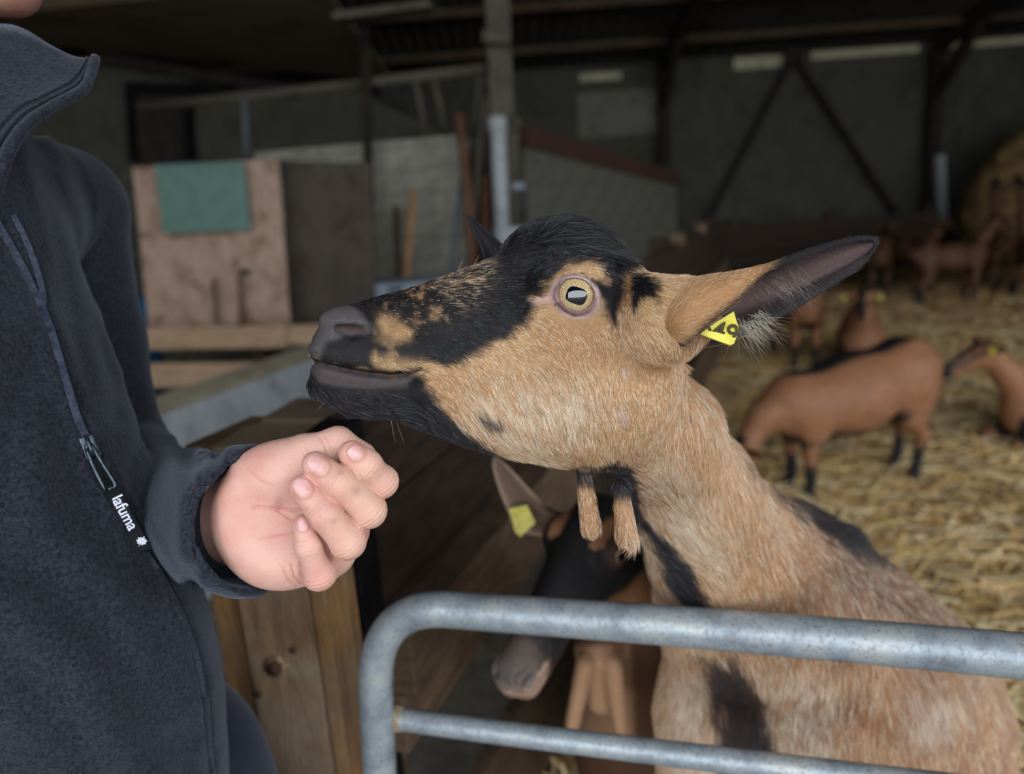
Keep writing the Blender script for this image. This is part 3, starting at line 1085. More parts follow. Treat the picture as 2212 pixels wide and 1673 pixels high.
ply = empty('plywood_sheet', (c00 + c10) / 2)
tag(ply, 'stained plywood sheet with a green square panel fixed on it', 'board')
sheet('board', (c00, c10, c11, c01), 0.02, MT['plywood'], ply)
sheet('green_panel', (ontoy(352, 505, BY - 0.16), ontoy(541, 497, BY - 0.16), ontoy(527, 349, BY - 0.16), ontoy(334, 356, BY - 0.16)), 0.015, MT['green'], ply)
for (pa_, pb_) in (((462, 602), (468, 700)), ((518, 600), (522, 702))):
    tube('drip_bar', [ontoy(*pa_, BY - 0.14), ontoy(*pb_, BY - 0.14)], 0.014, MT['rust'], ply, 8)
box('latch', ontoy(527, 588, BY - 0.14), (0.03, 0.02, 0.02), MT['girder'], ply, bev=0.005)
bb = sheet('brown_board', (ontoy(630, 712, BY + 0.1) * [1, 1, 0], ontoy(800, 702, BY + 0.1) * [1, 1, 0], ontoy(800, 352, BY + 0.1), ontoy(604, 346, BY + 0.1)), 0.02, MT['brownboard'])
tag(bb, 'dark brown board standing between the plywood sheet and the block wall', 'board')
gb = empty('grey_box', ontoy(890, 690, 5.9))
tag(gb, 'light grey plastic box standing behind the goat muzzle', 'box')
bz = ontoy(890, 618, 6.0)
box('bin', bz * [1, 1, 0.5], (0.42, 0.25, bz[2] / 2), MT['greybox'], gb, bev=0.02)
box('lid', ontoy(890, 612, 6.0), (0.44, 0.27, 0.03), MT['greybox'], gb, bev=0.012)
box('grip', ontoy(853, 625, 5.74), (0.06, 0.01, 0.018), MT['girder'], gb, bev=0.004)
tag(tube('blue_tub', [ontoy(312, 715, 5.9) * [1, 1, 0] + [0, 0, .001], ontoy(311, 690, 5.9), ontoy(310, 642, 5.9)], [0.09, 0.095, 0.1], MT['blue'], seg=18), 'blue plastic tub half hidden behind the jacket', 'tub')

# pale rails of the feed barrier
fb = empty('feed_barrier', ontoy(500, 800, 5.2) * [1, 1, 0])
tag(fb, 'pale timber rails of a feed barrier below the plywood sheet', 'barrier')
beam('rail', ontoy(240, 733, 5.25), ontoy(622, 726, 5.1), 0.05, 0.155, MT['wood_pale'], fb, bev=0.006)
beam('rail', ontoy(622, 724, 5.13), ontoy(1000, 712, 5.0), 0.05, 0.14, MT['wood_pale'], fb, bev=0.006)
beam('rail', ontoy(240, 812, 5.2), ontoy(800, 806, 5.0), 0.05, 0.17, MT['wood_pale'], fb, bev=0.006)
beam('rail', ontoy(240, 900, 5.2), ontoy(800, 894, 5.0), 0.05, 0.17, MT['wood_pale'], fb, bev=0.006)
for px in (300, 560, 790):
    p = ontoy(px, 760, 5.3)
    box('post', (p[0], 5.3, p[2] / 2 + 0.08), (0.05, 0.05, p[2] / 2 + 0.08), MT['wood_dark'], fb)

# concrete trough wall running along the aisle
TZ = 0.80
ta, tb = onz(250, 918, TZ), onz(760, 735, TZ)
dd = (tb - ta) / np.linalg.norm(tb - ta)
nn = np.array([dd[1], -dd[0], 0])
tr = empty('trough_wall', (ta + tb) / 2 * [1, 1, 0])
tag(tr, 'pale concrete trough wall running beside the feed barrier', 'wall')
A = np.array([dd, -nn, [0, 0, 1.0]])
mid = (ta + tb) / 2 - dd * 0.6
hl = np.linalg.norm(tb - ta) / 2 + 0.8
box('wall_body', mid - nn * 0.09 + [0, 0, -TZ / 2 - 0.011], (hl, 0.09, TZ / 2 - 0.012), MT['concrete'], tr, A, 0.01)
box('capping', mid - nn * 0.09 + [0, 0, -0.011], (hl + 0.003, 0.095, 0.011), MT['concrete_top'], tr, A, 0.006)

# ------------------------------------------------------------------ pen fence with its corner post
A0 = at(752, 897, 1.0)
D = ray(1700, 404).copy()
D[2] = 0
D /= np.linalg.norm(D)
NF = np.array([D[1], -D[0], 0.0])            # towards the pen


def onfence(px, py, off=0.0):
    return onplane(px, py, A0 + NF * off, NF)


pf_ = empty('pen_fence', A0 * [1, 1, 0])
tag(pf_, 'long dark plank fence running back from the corner post along the pen', 'fence')
FL = 6.2
ztop = A0[2]
s_ax = np.array([D, -NF, [0, 0, 1.0]])
for k in range(3):
    zc = ztop - 0.075 - k * 0.155
    st = 0.0 + 0.01 * k
    box('plank', A0 * [1, 1, 0] + D * (FL / 2 + st) - NF * 0.014 + [0, 0, zc], (FL / 2, 0.013, 0.0755), MT['wood_dark'], pf_, s_ax, 0.003, 0.002)
z1 = onfence(1000, 1330, 0.06)[2]
for zc, hh, off, m in ((onfence(960, 1345, 0.05)[2], 0.05, 0.045, 'wood_rail'), (onfence(960, 1345, 0.05)[2] - 0.105, 0.05, 0.02, 'wood_rail')):
    box('rail', A0 * [1, 1, 0] + D * FL / 2 + NF * off / 2 + [0, 0, zc], (FL / 2, off / 2 + 0.012, hh), MT[m], pf_, s_ax, 0.004, 0.002)
zl = onfence(1120, 1590, 0.05)[2]
for k in range(2):
    box('plank', A0 * [1, 1, 0] + D * FL / 2 + NF * 0.02 + [0, 0, zl - 0.05 - k * 0.15], (FL / 2, 0.016, 0.07), MT['wood_rail'], pf_, s_ax, 0.004, 0.002)
for tt in (1.5, 3.2, FL - 0.02):
    box('post', A0 * [1, 1, 0] + D * tt - NF * 0.08 + [0, 0, ztop / 2 + 0.02], (0.06, 0.05, ztop / 2 + 0.02), MT['wood_dark'], pf_, s_ax, 0.006)
for px, py in ((1468, 517), (1518, 492)):
    q = onfence(px, py + 6)
    box('peg', q - NF * 0.01 + [0, 0, 0.015], (0.05, 0.035, 0.035), MT['wood_rail'], pf_, s_ax, 0.006)

# corner post: two thick timbers bolted side by side
PZ = np.array([0, 0, 1.0])


def timber(name, corners, zt, zb, mat, parent, top_slope=0.0):
    """upright timber: four ground-plan corners, top height(s)"""
    zt = zt if isinstance(zt, (list, tuple)) else [zt] * 4
    V = [np.array([c[0], c[1], zb]) for c in corners] + [np.array([c[0], c[1], z]) for c, z in zip(corners, zt)]
    o = mesh(name, V, [(3, 2, 1, 0), (4, 5, 6, 7), (0, 1, 5, 4), (1, 2, 6, 5), (2, 3, 7, 6), (3, 0, 4, 7)], mat, parent, False)
    bevel_obj(o, 0.004, 2)
    return o


cpost = empty('corner_post', at(600, 1300, 0.95) * [1, 1, 0])
tag(cpost, 'thick weathered corner post of bolted timbers under the outstretched hand', 'post')


def slab(name, pl, pr, dl, dr, th, ytop, mat, zb=0.0):
    """upright slab whose front face spans pixels pl..pr (at row ytop) at depths dl, dr and goes straight down"""
    a, b = at(pl, ytop, dl), at(pr, ytop, dr)
    e = (b - a) * [1, 1, 0]
    e /= np.linalg.norm(e)
    back = np.array([-e[1], e[0], 0]) * th
    return timber(name, (a, b, b + back, a + back), [a[2], b[2], b[2], a[2]], zb, mat, cpost), a, b, back


slab('timber', 455, 620, 0.93, 0.92, 0.10, 966, MT['wood_post'])
slab('timber', 621, 655, 0.915, 0.908, 0.05, 960, MT['wood_edge'])
slab('gap_slab', 655, 672, 0.945, 0.94, 0.05, 965, MT['wood_dark'])  # dark slab stands for the shade in the gap between timbers
slab('timber', 672, 702, 0.925, 0.918, 0.025, 944, MT['wood_edge'])
slab('timber', 396, 455, 0.985, 0.97, 0.14, 962, MT['wood_edge'])
slab('timber', 560, 722, 1.06, 1.04, 0.12, 905, MT['wood_top'])
slab('gap_slab', 660, 738, 0.965, 0.955, 0.07, 930, MT['black'])  # black slab stands for the unlit gap beside the fence
q0 = at(597, 1440, 0.965)
e = at(620, 966, 0.92) - at(455, 966, 0.93)
e = e * [1, 1, 0]
e /= np.linalg.norm(e)
nface = np.array([e[1], -e[0], 0])
pq = onplane(597, 1440, at(455, 966, 0.93), nface)
tube('washer', [pq - nface * 0.004, pq + nface * 0.003], 0.017, MT['weld'], cpost, 20)
tube('bolt_head', [pq, pq + nface * 0.009], 0.0105, MT['rust'], cpost, 6)
for (px, py) in ((633, 1405), (556, 1500)):
    pk = onplane(px, py, at(455, 966, 0.93), nface)
    tube('nail_head', [pk - nface * 0.002, pk + nface * 0.0012], 0.006, MT['rust'], cpost, 10)
pk = at(487, 924, 0.965)

# ------------------------------------------------------------------ tubular gate
def gdep(px):
    return 2.425 / (2.844 + (px - CX) / F)


gate = empty('tubular_gate', at(815, 1500, 0.92) * [1, 1, 0])
tag(gate, 'galvanised tubular steel gate that the goat reaches over', 'gate')
R1 = 0.0212
path = [at(835, 2250, 1.02), at(826, 1850, 0.967), at(820, 1673, 0.942), at(815, 1560, 0.926), at(812, 1480, 0.915), at(815, 1425, 0.909), at(829, 1382, 0.904),
        at(856, 1346, 0.898), at(896, 1324, 0.889), at(945, 1317, 0.88), at(1000, 1320, gdep(1000))]
for px in (1150, 1300, 1500, 1700, 1900, 2100, 2300, 2600):
    path.append(at(px, 1320 + (px - 1000) * (98 / 1212.0) + 4 * math.sin((px - 1000) / 1212 * math.pi) * -1, gdep(px)))
tube('frame_tube', crom(path, 5), R1, MT['steel'], gate, 28)
for k, (ya, yb) in enumerate(((1553, 1722), (1800, 2040))):
    dz = 0.038 + 0.06 * k
    pts = [at(830, ya - 3, gdep(830) + dz), at(1100, ya + (yb - ya) * 270 / 1382, gdep(1100) + dz), at(1500, ya + (yb - ya) * 670 / 1382, gdep(1500) + dz), at(2212, yb, gdep(2212) + dz), at(2600, yb + 48, gdep(2600) + dz)]
    tube('gate_rail', crom(pts, 6), 0.0137, MT['steel'], gate, 22)
    a_, b_ = pts[0], pts[1]
    u = (b_ - a_) / np.linalg.norm(b_ - a_)
    tube('weld', [a_ + u * 0.012, a_ + u * 0.0185, a_ + u * 0.026], [0.0185, 0.0172, 0.0142], MT['weld'], gate, 18)


# ------------------------------------------------------------------ main goat
TH = math.radians(14)
HW = M @ np.array([math.sin(TH), 0, -math.cos(TH)])      # out of the near cheek
HA = M @ np.array([math.cos(TH), 0, math.sin(TH)])       # towards the poll
HB = DOWN
HP0 = at(1000, 720, 0.60)
HM = np.array([HA, HB, HW])


def hp(px, py, w=0.0):
    return onplane(px, py, HP0 + HW * w, HW)


def hf(px, py, w=0.0):
    return HM @ (hp(px, py, w) - HP0)


TOPL = [(671, 752), (676, 728), (690, 704), (712, 680), (740, 664), (800, 645), (880, 624), (950, 601), (1030, 571), (1090, 546), (1140, 518), (1180, 499), (1220, 491), (1265, 497), (1310, 519), (1350, 556), (1383, 602), (1414, 655), (1437, 722), (1448, 790)]
BOTL = [(671, 754), (674, 772), (684, 800), (692, 840), (712, 874), (742, 897), (790, 905), (850, 908), (920, 932), (1000, 963), (1100, 988), (1200, 1006), (1290, 1010), (1350, 985), (1400, 940), (1430, 880), (1442, 830), (1448, 795)]
WID = [(671, .008), (678, .018), (690, .0235), (720, .0285), (770, .030), (830, .029), (900, .030), (960, .033), (1030, .038), (1100, .044), (1160, .050), (1230, .054), (1300, .056), (1360, .054), (1415, .043), (1448, .02)]
tp_ = np.array([hf(*p)[:2] for p in TOPL])
bt_ = np.array([hf(*p)[:2] for p in BOTL])
wd_ = np.array([(hf(x, 780)[0], w) for x, w in WID])
mouth = np.array([hf(x, y, 0.02)[:2] for x, y in ((664, 778), (684, 782), (705, 789), (740, 797), (790, 807), (840, 812), (875, 809), (904, 796))])


def d_poly2(a, b, pl):
    d = None
    for i in range(len(pl) - 1):
        p, q = pl[i], pl[i + 1]
        e = q - p
        t = np.clip(((a - p[0]) * e[0] + (b - p[1]) * e[1]) / (e @ e), 0, 1)
        r = np.hypot(a - p[0] - t * e[0], b - p[1] - t * e[1])
        d = r if d is None else np.minimum(d, r)
    return d


EYE_C = hp(1243, 640, 0.0515)
EYE_F = HM @ (EYE_C - HP0)
EYE_R = 0.0178
_v = (CAM - EYE_C) / np.linalg.norm(CAM - EYE_C)
EZ = HW * 0.15 + _v * 0.85
EZ /= np.linalg.norm(EZ)
EX = HA * math.cos(0.30) + HB * math.sin(0.30)
EX = EX - EZ * np.dot(EX, EZ)
EX /= np.linalg.norm(EX)
EY = np.cross(EZ, EX)
EH = np.array([HM @ EX, HM @ -EY, HM @ EZ], np.float32)
EAR0 = at(1440, 690, 0.552)
NECK = [(hp(1318, 838, 0.0), 0.052), (at(1422, 932, 0.685), 0.049), (at(1486, 1066, 0.775), 0.062), (at(1570, 1196, 0.88), 0.086), (at(1645, 1300, 0.99), 0.126)]


HC = hp(1060, 760)


def goat_f(P):
    r_ = np.linalg.norm(P - HC.astype(np.float32), axis=1)
    d = np.full(len(P), 1.0, np.float32)
    mh, mb = r_ < 0.25, r_ > 0.11
    d[mh] = goat_head(P[mh])
    d[mb] = goat_body(P[mb], d[mb])
    far = ~mh & (d > 0.9)
    d[far] = r_[far] - 0.2
    return d


def goat_head(P):
    q = (P - HP0.astype(np.float32)) @ HM.T.astype(np.float32)
    a, b, w = q[:, 0], q[:, 1], np.abs(q[:, 2])
    top, bot = np.interp(a, tp_[:, 0], tp_[:, 1]), np.interp(a, bt_[:, 0], bt_[:, 1])
    m = np.interp(a, wd_[:, 0], wd_[:, 1])
    c, h = (top + bot) / 2, np.maximum((bot - top) / 2, 0.002)
    t = (b - c) / h
    back = sstep(hf(800, 700)[0], hf(1150, 700)[0], a)
    g = 1 - (0.18 + 0.22 * back) * np.clip(-t, 0, 1.3) ** 1.6 - (0.25 + 0.2 * back) * np.clip(t, 0, 1.3) ** 1.6
    ex = 2.4
    r = (np.abs(t) ** ex + (w / (m * np.maximum(g, 0.3))) ** ex) ** (1 / ex)
    d = (r - 1) * np.minimum(h, m)
    end = np.maximum(tp_[0, 0] - a, a - tp_[-1, 0])
    d = np.where(end > 0, np.sqrt(np.maximum(end, 0) ** 2 + np.maximum(d, 0) ** 2), d)
    q2 = np.stack([a, b, w], 1)
    E = lambda px, py, ww, rr: s_ell(q2, hf(px, py, ww), rr)
    C = lambda p1, p2, r1, r2: s_cone(q2, hf(*p1), hf(*p2), r1, r2)
    # cheek, orbit, brow, nose bridge, muzzle
    d = smin(d, E(1285, 835, 0.022, (0.062, 0.052, 0.034)), 0.03)
    d = smin(d, E(1180, 900, 0.018, (0.055, 0.025, 0.022)), 0.02)
    d = smin(d, E(1248, 640, 0.034, (0.031, 0.027, 0.0215)), 0.016)
    d = smin(d, C((1180, 612, .043), (1300, 588, .047), 0.010, 0.012), 0.014)
    d = smin(d, C((1140, 690, .036), (1260, 712, .047), 0.010, 0.011), 0.018)
    d = smin(d, E(1215, 535, 0.012, (0.040, 0.022, 0.030)), 0.02)
    d = smin(d, E(750, 697, 0.019, (0.021, 0.0125, 0.0115)), 0.010)
    d = smin(d, E(735, 765, 0.013, (0.022, 0.013, 0.0165)), 0.010)
    d = smin(d, E(870, 770, 0.020, (0.03, 0.014, 0.0125)), 0.014)
    d = smin(d, C((702, 830, .012), (860, 848, .017), 0.0125, 0.0115), 0.012)
    # nostril
    nos = np.minimum(C((732, 707, .0275), (760, 714, .029), 0.004, 0.0062), C((760, 714, .029), (790, 712, .031), 0.0062, 0.0036))
    d = smax(d, -nos, 0.003)
    d = d - 0.0016 * np.exp(-((C((722, 697, .029), (790, 700, .03), 0.001, 0.001)) / 0.0035) ** 2)
    # mouth, tear trough, jaw hollow
    dm = d_poly2(a, b, mouth)
    dm_d = d_poly2(a, b - 0.006, mouth)
    d = d + 0.0055 * np.exp(-(dm / 0.0017) ** 2) - 0.0012 * np.exp(-(dm_d / 0.003) ** 2)
    d = d + 0.0028 * np.exp(-(C((1135, 655, .043), (1205, 634, .056), 0.0, 0.0) / 0.004) ** 2)
    d = d + 0.004 * np.exp(-(C((1050, 740, .040), (1120, 690, .047), 0.0, 0.0) / 0.014) ** 2)
    # eye socket and lids
    eq = q2 - EYE_F.astype(np.float32)
    er = np.sqrt((eq ** 2).sum(1))
    d = smax(d, EYE_R + 0.0004 - er, 0.001)
    el = eq @ EH.T
    u, v, lz = el[:, 0], el[:, 1], el[:, 2]
    v = v + 0.0008
    rho = np.sqrt((u / 1.08) ** 2 + (v / 0.92) ** 2)
    d = np.where(lz > 0, smax(d, np.where(lz > 0, 0.0143 - rho, -1), 0.0015), d)
    ring = np.hypot(rho - 0.0146, er - (EYE_R + 0.0006)) - 0.0021
    ring = np.where(lz > 0, ring, 1)
    d = smin(d, ring, 0.004)
    # ear bases
    d = smin(d, s_cone(P, hp(1345, 680, 0.030), EAR0, 0.038, 0.030), 0.022)
    d = smin(d, s_cone(P, EAR0, at(1492, 662, 0.545), 0.0285, 0.019), 0.016)
    d = smin(d, s_cone(P, hp(1300, 640, -0.030), hp(1130, 560, -0.075), 0.030, 0.018), 0.02)
    d = smin(d, s_cone(P, at(1262, 1030, 0.612), at(1276, 1138, 0.615), 0.006, 0.0085), 0.008)
    d = smin(d, s_cone(P, at(1342, 1050, 0.60), at(1352, 1158, 0.60), 0.006, 0.0085), 0.008)
    return d.astype(np.float32)


def goat_body(P, d):
    # neck, chest, body, legs
    for i in range(len(NECK) - 1):
        d = smin(d, s_cone(P, NECK[i][0], NECK[i + 1][0], NECK[i][1], NECK[i + 1][1]), 0.024)
    Bd = lambda p1, r1, p2, r2, k: smin(d, s_cone(P, at(*p1), at(*p2), r1, r2), k)
    d = Bd((1650, 1295, .99), .128, (1710, 1490, 1.08), .165, .06)
    d = Bd((1795, 1210, 1.07), .048, (1915, 1425, 1.22), .125, .05)
    d = Bd((1790, 1172, 1.07), .020, (1822, 1172, 1.08), .020, .02)
    d = Bd((1710, 1490, 1.08), .165, (1850, 1400, 1.5), .155, .06)
    d = Bd((1868, 1495, 1.09), .145, (1885, 1760, 1.12), .150, .06)
    d = Bd((1545, 1560, 1.03), .075, (1560, 1760, 1.06), .09, .05)
    d = Bd((1920, 1560, 1.2), .17, (1900, 1600, 1.45), .15, .06)
    d = Bd((1880, 1800, 1.12), .06, (1890, 2350, 1.3), .028, .04)
    d = Bd((1620, 1800, 1.12), .06, (1640, 2350, 1.3), .028, .04)
    d = smin(d, s_cone(P, at(1840, 1480, 1.5), at(1840, 1480, 1.5) * [1, 1, 0] + [0.05, 0.1, 0.1], 0.07, 0.028), 0.04)
    d = smin(d, s_cone(P, at(1900, 1480, 1.5), at(1900, 1480, 1.5) * [1, 1, 0] + [0.10, 0.05, 0.1], 0.07, 0.028), 0.04)
    # neck muscle ripples
    return d.astype(np.float32)


WC, WK = hp(1020, 760), 1.2


def warp(q):
    return WC + q * (1 + WK * np.linalg.norm(q, axis=1))[:, None]


gV, gQ = surface(lambda q: goat_f(warp(q).astype(np.float32)) / (1 + WK * np.linalg.norm(q, axis=1)).astype(np.float32), (-0.30, -0.22, -0.85), (0.62, 0.80, 0.30), 0.0022)
gV = warp(gV)
gV = relax(gV, gQ, 1, 0.35)
gN = vnormals(gV, gQ)

BLACK, DARKG = lin(27, 25, 27), lin(56, 52, 54)
TAN, TAN2, PALE = lin(212, 170, 124), lin(186, 136, 92), lin(244, 230, 208)
NECKC, BODYC, CHESTC = lin(202, 156, 116), lin(152, 102, 68), lin(222, 194, 166)
PINK = lin(150, 122, 122)
K_MASK = [(600, 770), (640, 660), (720, 600), (900, 550), (1030, 500), (1090, 470), (1150, 420), (1220, 400), (1300, 430), (1345, 500), (1347, 545), (1350, 600), (1345, 650), (1325, 688), (1300, 672), (1288, 630), (1255, 606), (1215, 612), (1180, 626), (1146, 645), (1150, 668), (1140, 692), (1110, 712), (1072, 738), (1036, 755), (1000, 782), (975, 790), (945, 790), (905, 786), (860, 806), (760, 800), (684, 782), (600, 785)]
K_CHIN = [(600, 755), (690, 768), (750, 784), (800, 797), (850, 812), (903, 806), (914, 838), (945, 863), (963, 888), (985, 908), (1010, 935), (1075, 985), (1090, 1030), (900, 1010), (690, 960), (600, 900)]
K_POLL = [(1365, 590), (1385, 590), (1425, 620), (1420, 645), (1390, 640), (1370, 660), (1362, 620)]
K_SPOT = [(1020, 890), (1050, 888), (1082, 905), (1075, 918), (1040, 912)]
K_THROAT = [(1215, 1018), (1290, 1008), (1330, 992), (1362, 1010), (1375, 1060), (1385, 1105), (1440, 1165), (1495, 1245), (1540, 1325), (1480, 1318), (1425, 1240), (1395, 1160), (1360, 1110), (1310, 1085), (1250, 1045)]
K_CHEST = [(1500, 1405), (1600, 1420), (1650, 1510), (1690, 1680), (1700, 1900), (1520, 1900), (1545, 1680), (1552, 1560), (1520, 1470)]
K_BACK = [(1600, 930), (1700, 1030), (1770, 1060), (1860, 1070), (1980, 1180), (2060, 1260), (2020, 1290), (1930, 1225), (1885, 1205), (1830, 1190), (1780, 1165), (1745, 1130), (1690, 1090), (1640, 1035), (1600, 985)]
T_BROW = [(1172, 618), (1200, 596), (1240, 574), (1290, 574), (1312, 588), (1312, 606), (1280, 600), (1240, 602), (1200, 616)]
T_NOSE = [(806, 690), (820, 680), (850, 690), (885, 715), (882, 735), (850, 742), (815, 728)]
T_LIP = [(806, 775), (840, 770), (890, 778), (925, 785), (960, 800), (905, 800), (860, 808), (820, 798)]
T_SPECK = [(820, 665), (880, 615), (960, 560), (1040, 530), (1060, 590), (1030, 650), (970, 690), (890, 725), (840, 715)]


def soft(p2, poly, w=10, nz=0.0, n=None):
    return 1 - sstep(-w, w, polysd(p2, poly) + (n * nz if n is not None else 0))


def goat_px(P):
    """pixel coordinates used for the coat pattern: head points are mirrored to the near side"""
    q = (P - HP0) @ HM.T
    headness = (q[:, 0] < hf(1380, 700)[0]) & (q[:, 1] < hf(1000, 1000)[1])
    q2 = q.copy()
    q2[:, 2] = np.where(headness, np.abs(q[:, 2]), q[:, 2])
    p2, d = proj(q2 @ HM + HP0)
    return p2, q


def goat_col(P, jit=0.0):
    p2, q = goat_px(P)
    n = len(P)
    n1, n2, n3 = vnoise(P, 90, 1), vnoise(P, 260, 2), vnoise(P, 28, 3)
    ns = n1 * 8 + n2 * 5 + (RNG.normal(0, jit, n) if jit else 0)
    mixc = lambda C, c, k: C * (1 - k[:, None]) + np.asarray(c) * k[:, None]
    C = np.tile(TAN, (n, 1))
    dn = sstep(1330, 1480, p2[:, 0] + 0.6 * (p2[:, 1] - 900))
    C = mixc(C, NECKC, dn)
    C = mixc(C, BODYC, sstep(1560, 1800, p2[:, 0] + 0.15 * (p2[:, 1] - 1200)))
    C = mixc(C, TAN2, 0.6 * sstep(-0.1, 0.5, n3))
    C = mixc(C, TAN2, 0.7 * soft(p2, [(1180, 690), (1290, 690), (1340, 700), (1330, 790), (1200, 800), (1130, 760)], 30))
    C = mixc(C, TAN2 * 0.85, 0.8 * soft(p2, [(1330, 520), (1365, 560), (1372, 640), (1345, 700), (1345, 560)], 10))
    pale = np.maximum(soft(p2, [(1040, 830), (1250, 820), (1300, 900), (1180, 1000), (1000, 920)], 60), soft(p2, [(1400, 1000), (1460, 980), (1560, 1150), (1560, 1260), (1440, 1150)], 50))
    pale = np.maximum(pale, soft(p2, [(1640, 1440), (1800, 1450), (1800, 1700), (1690, 1700)], 50))
    pale = np.maximum(pale, soft(p2, [(1460, 1440), (1520, 1440), (1550, 1700), (1440, 1700)], 20))
    pale = np.maximum(pale, 0.7 * soft(p2, [(1980, 1480), (2060, 1480), (2040, 1580), (1970, 1580)], 30))
    C = mixc(C, PALE, np.clip(pale * (0.35 + 0.5 * n2 + 0.25 * n1), 0, 0.8))
    blk = np.maximum.reduce([soft(p2, K_MASK, 9, 1, ns), soft(p2, K_CHIN, 10, 1, ns), soft(p2, K_POLL, 6, 1, ns), 0.8 * soft(p2, K_SPOT, 6, 1, ns),
                             soft(p2, K_THROAT, 8, 1, ns), 0.94 * soft(p2, K_CHEST, 22, 2.0, ns), 0.92 * soft(p2, K_BACK, 14, 1.3, ns)])
    C = mixc(C, lin(84, 58, 44), np.clip((0.62 + 0.4 * n3) * soft(p2, [(1780, 1150), (1850, 1150), (1960, 1240), (2100, 1350), (2060, 1400), (1960, 1350), (1850, 1300), (1780, 1230)], 40), 0, 0.8))
    # the far side of the throat and the belly midline stay dark too
    tan = np.maximum.reduce([soft(p2, T_BROW, 10, 1.3, ns), 0.85 * soft(p2, T_NOSE, 16, 1.6, ns), 0.85 * soft(p2, T_LIP, 12, 1.4, ns)])
    speck = soft(p2, T_SPECK, 26) * sstep(0.15, 0.6, n2 * 0.35 + n1 * 0.3 + (RNG.normal(0, 0.8, n) if jit else 0.1))
    blk = np.clip(blk - np.maximum(tan, 0.8 * speck), 0, 1)
    for (a_, b_) in ((at(1264, 1048, 0.612), at(1276, 1142, 0.615)), (at(1344, 1075, 0.60), at(1352, 1160, 0.60))):
        ab = b_ - a_
        tt_ = ((P - a_) @ ab) / (ab @ ab)
        rr_ = np.linalg.norm(P - a_ - np.clip(tt_, 0, 1)[:, None] * ab, axis=1)
        blk = blk * (1 - (1 - sstep(0.011, 0.015, rr_)) * sstep(-0.15, 0.2, tt_ + n1 * 0.1))
    blk = np.maximum(blk, 0.95 * soft(p2, [(600, 762), (690, 772), (745, 786), (800, 796), (850, 801), (900, 788), (912, 796), (880, 818), (800, 818), (730, 806), (680, 794), (600, 790)], 5, 0.4, ns))
    C = mixc(C, BLACK, blk)
    # bare skin
    nose = soft(p2, [(610, 750), (640, 680), (720, 620), (755, 655), (775, 668), (800, 700), (795, 722), (745, 728), (705, 742), (690, 775), (665, 775)], 8)
    C = mixc(C, lin(84, 79, 81), nose * 0.8)
    lip = soft(p2, [(640, 772), (700, 785), (740, 797), (800, 808), (890, 812), (880, 836), (800, 842), (730, 836), (690, 825)], 6)
    C = mixc(C, lin(98, 87, 88), lip * 0.6)
    nn_ = soft(p2, [(728, 703), (790, 709), (792, 717), (760, 720), (730, 712)], 3)
    C = mixc(C, lin(70, 44, 44), nn_ * 0.8)
    u, v = p2[:, 0] - 1243, p2[:, 1] - 641
    ca, sa = math.cos(0.36), math.sin(0.36)
    ru = np.hypot((u * ca + v * sa) / 1.14, (-u * sa + v * ca) / 0.95)
    near = q[:, 2] > -9
    C = mixc(C, lin(182, 158, 156), (1 - sstep(46, 53, ru)) * near)
    C = mixc(C, lin(120, 92, 88), (1 - sstep(40, 45, ru)) * near)
    can = soft(p2, [(1140, 648), (1200, 628), (1206, 650), (1160, 660)], 5)
    C = mixc(C, lin(176, 146, 144), can * 0.8)
    for (sx, sy, sr) in ((1350, 802, 12), (1345, 895, 16), (1205, 850, 4)):
        C = mixc(C, lin(196, 172, 166) if sr > 5 else lin(40, 30, 26), (1 - sstep(sr * 0.5, sr, np.hypot(p2[:, 0] - sx, p2[:, 1] - sy))) * 0.8)
    bare = np.maximum.reduce([nose * 0.9, lip * 0.35, 1 - sstep(44, 51, ru), can])
    return np.clip(C, 0, 1), p2, q, bare, blk


goat = npmesh('goat', gV, gQ, MT['coat'])
tag(goat, 'brown and black goat with a yellow 49 ear tag stretching over the steel gate', 'goat')
gC, gp2, gq, gbare, gblk = goat_col(gV)
vcol(goat, 'coat', gC * (0.55 + 0.45 * gbare[:, None]))

COMB = np.array([(720, 690, 1, -.3), (800, 665, 1, -.12), (900, 650, 1, .0), (1000, 640, 1, .08), (1080, 600, 1, .05), (1150, 540, .9, -.3), (1215, 500, 1, .0), (1290, 520, .8, .55), (1340, 570, .45, .9),
                 (1190, 600, .9, -.35), (1250, 595, 1, .0), (1310, 620, .6, .8), (1330, 680, .3, 1), (1060, 690, .9, .35), (1140, 720, .75, .6), (1000, 740, .9, .35), (900, 740, 1, .2), (800, 760, 1, .3), (720, 760, .6, .7),
                 (700, 830, .5, .8), (780, 870, .9, .45), (860, 880, .9, .5), (950, 900, .65, .75), (1000, 850, .45, .9), (1080, 860, .35, .95), (1150, 920, .4, .9), (1250, 900, .2, 1), (1250, 780, .35, .95), (1330, 800, .15, 1),
                 (1330, 930, .2, 1), (1400, 760, .15, 1), (1400, 680, .8, .5), (1450, 760, .2, 1), (1450, 900, .25, 1), (1380, 1020, .35, .95), (1500, 1000, .4, .9), (1560, 1130, .5, .85), (1480, 1180, .5, .85), (1650, 1200, .6, .8),
                 (1760, 1150, .8, .6), (1900, 1250, .5, .85), (1800, 1300, .3, .95), (1600, 1300, .35, .95), (1550, 1500, .1, 1), (1700, 1500, .05, 1), (1850, 1500, .0, 1), (2050, 1450, -.1, 1), (1262, 1080, .1, 1), (1350, 1100, .1, 1)], float)


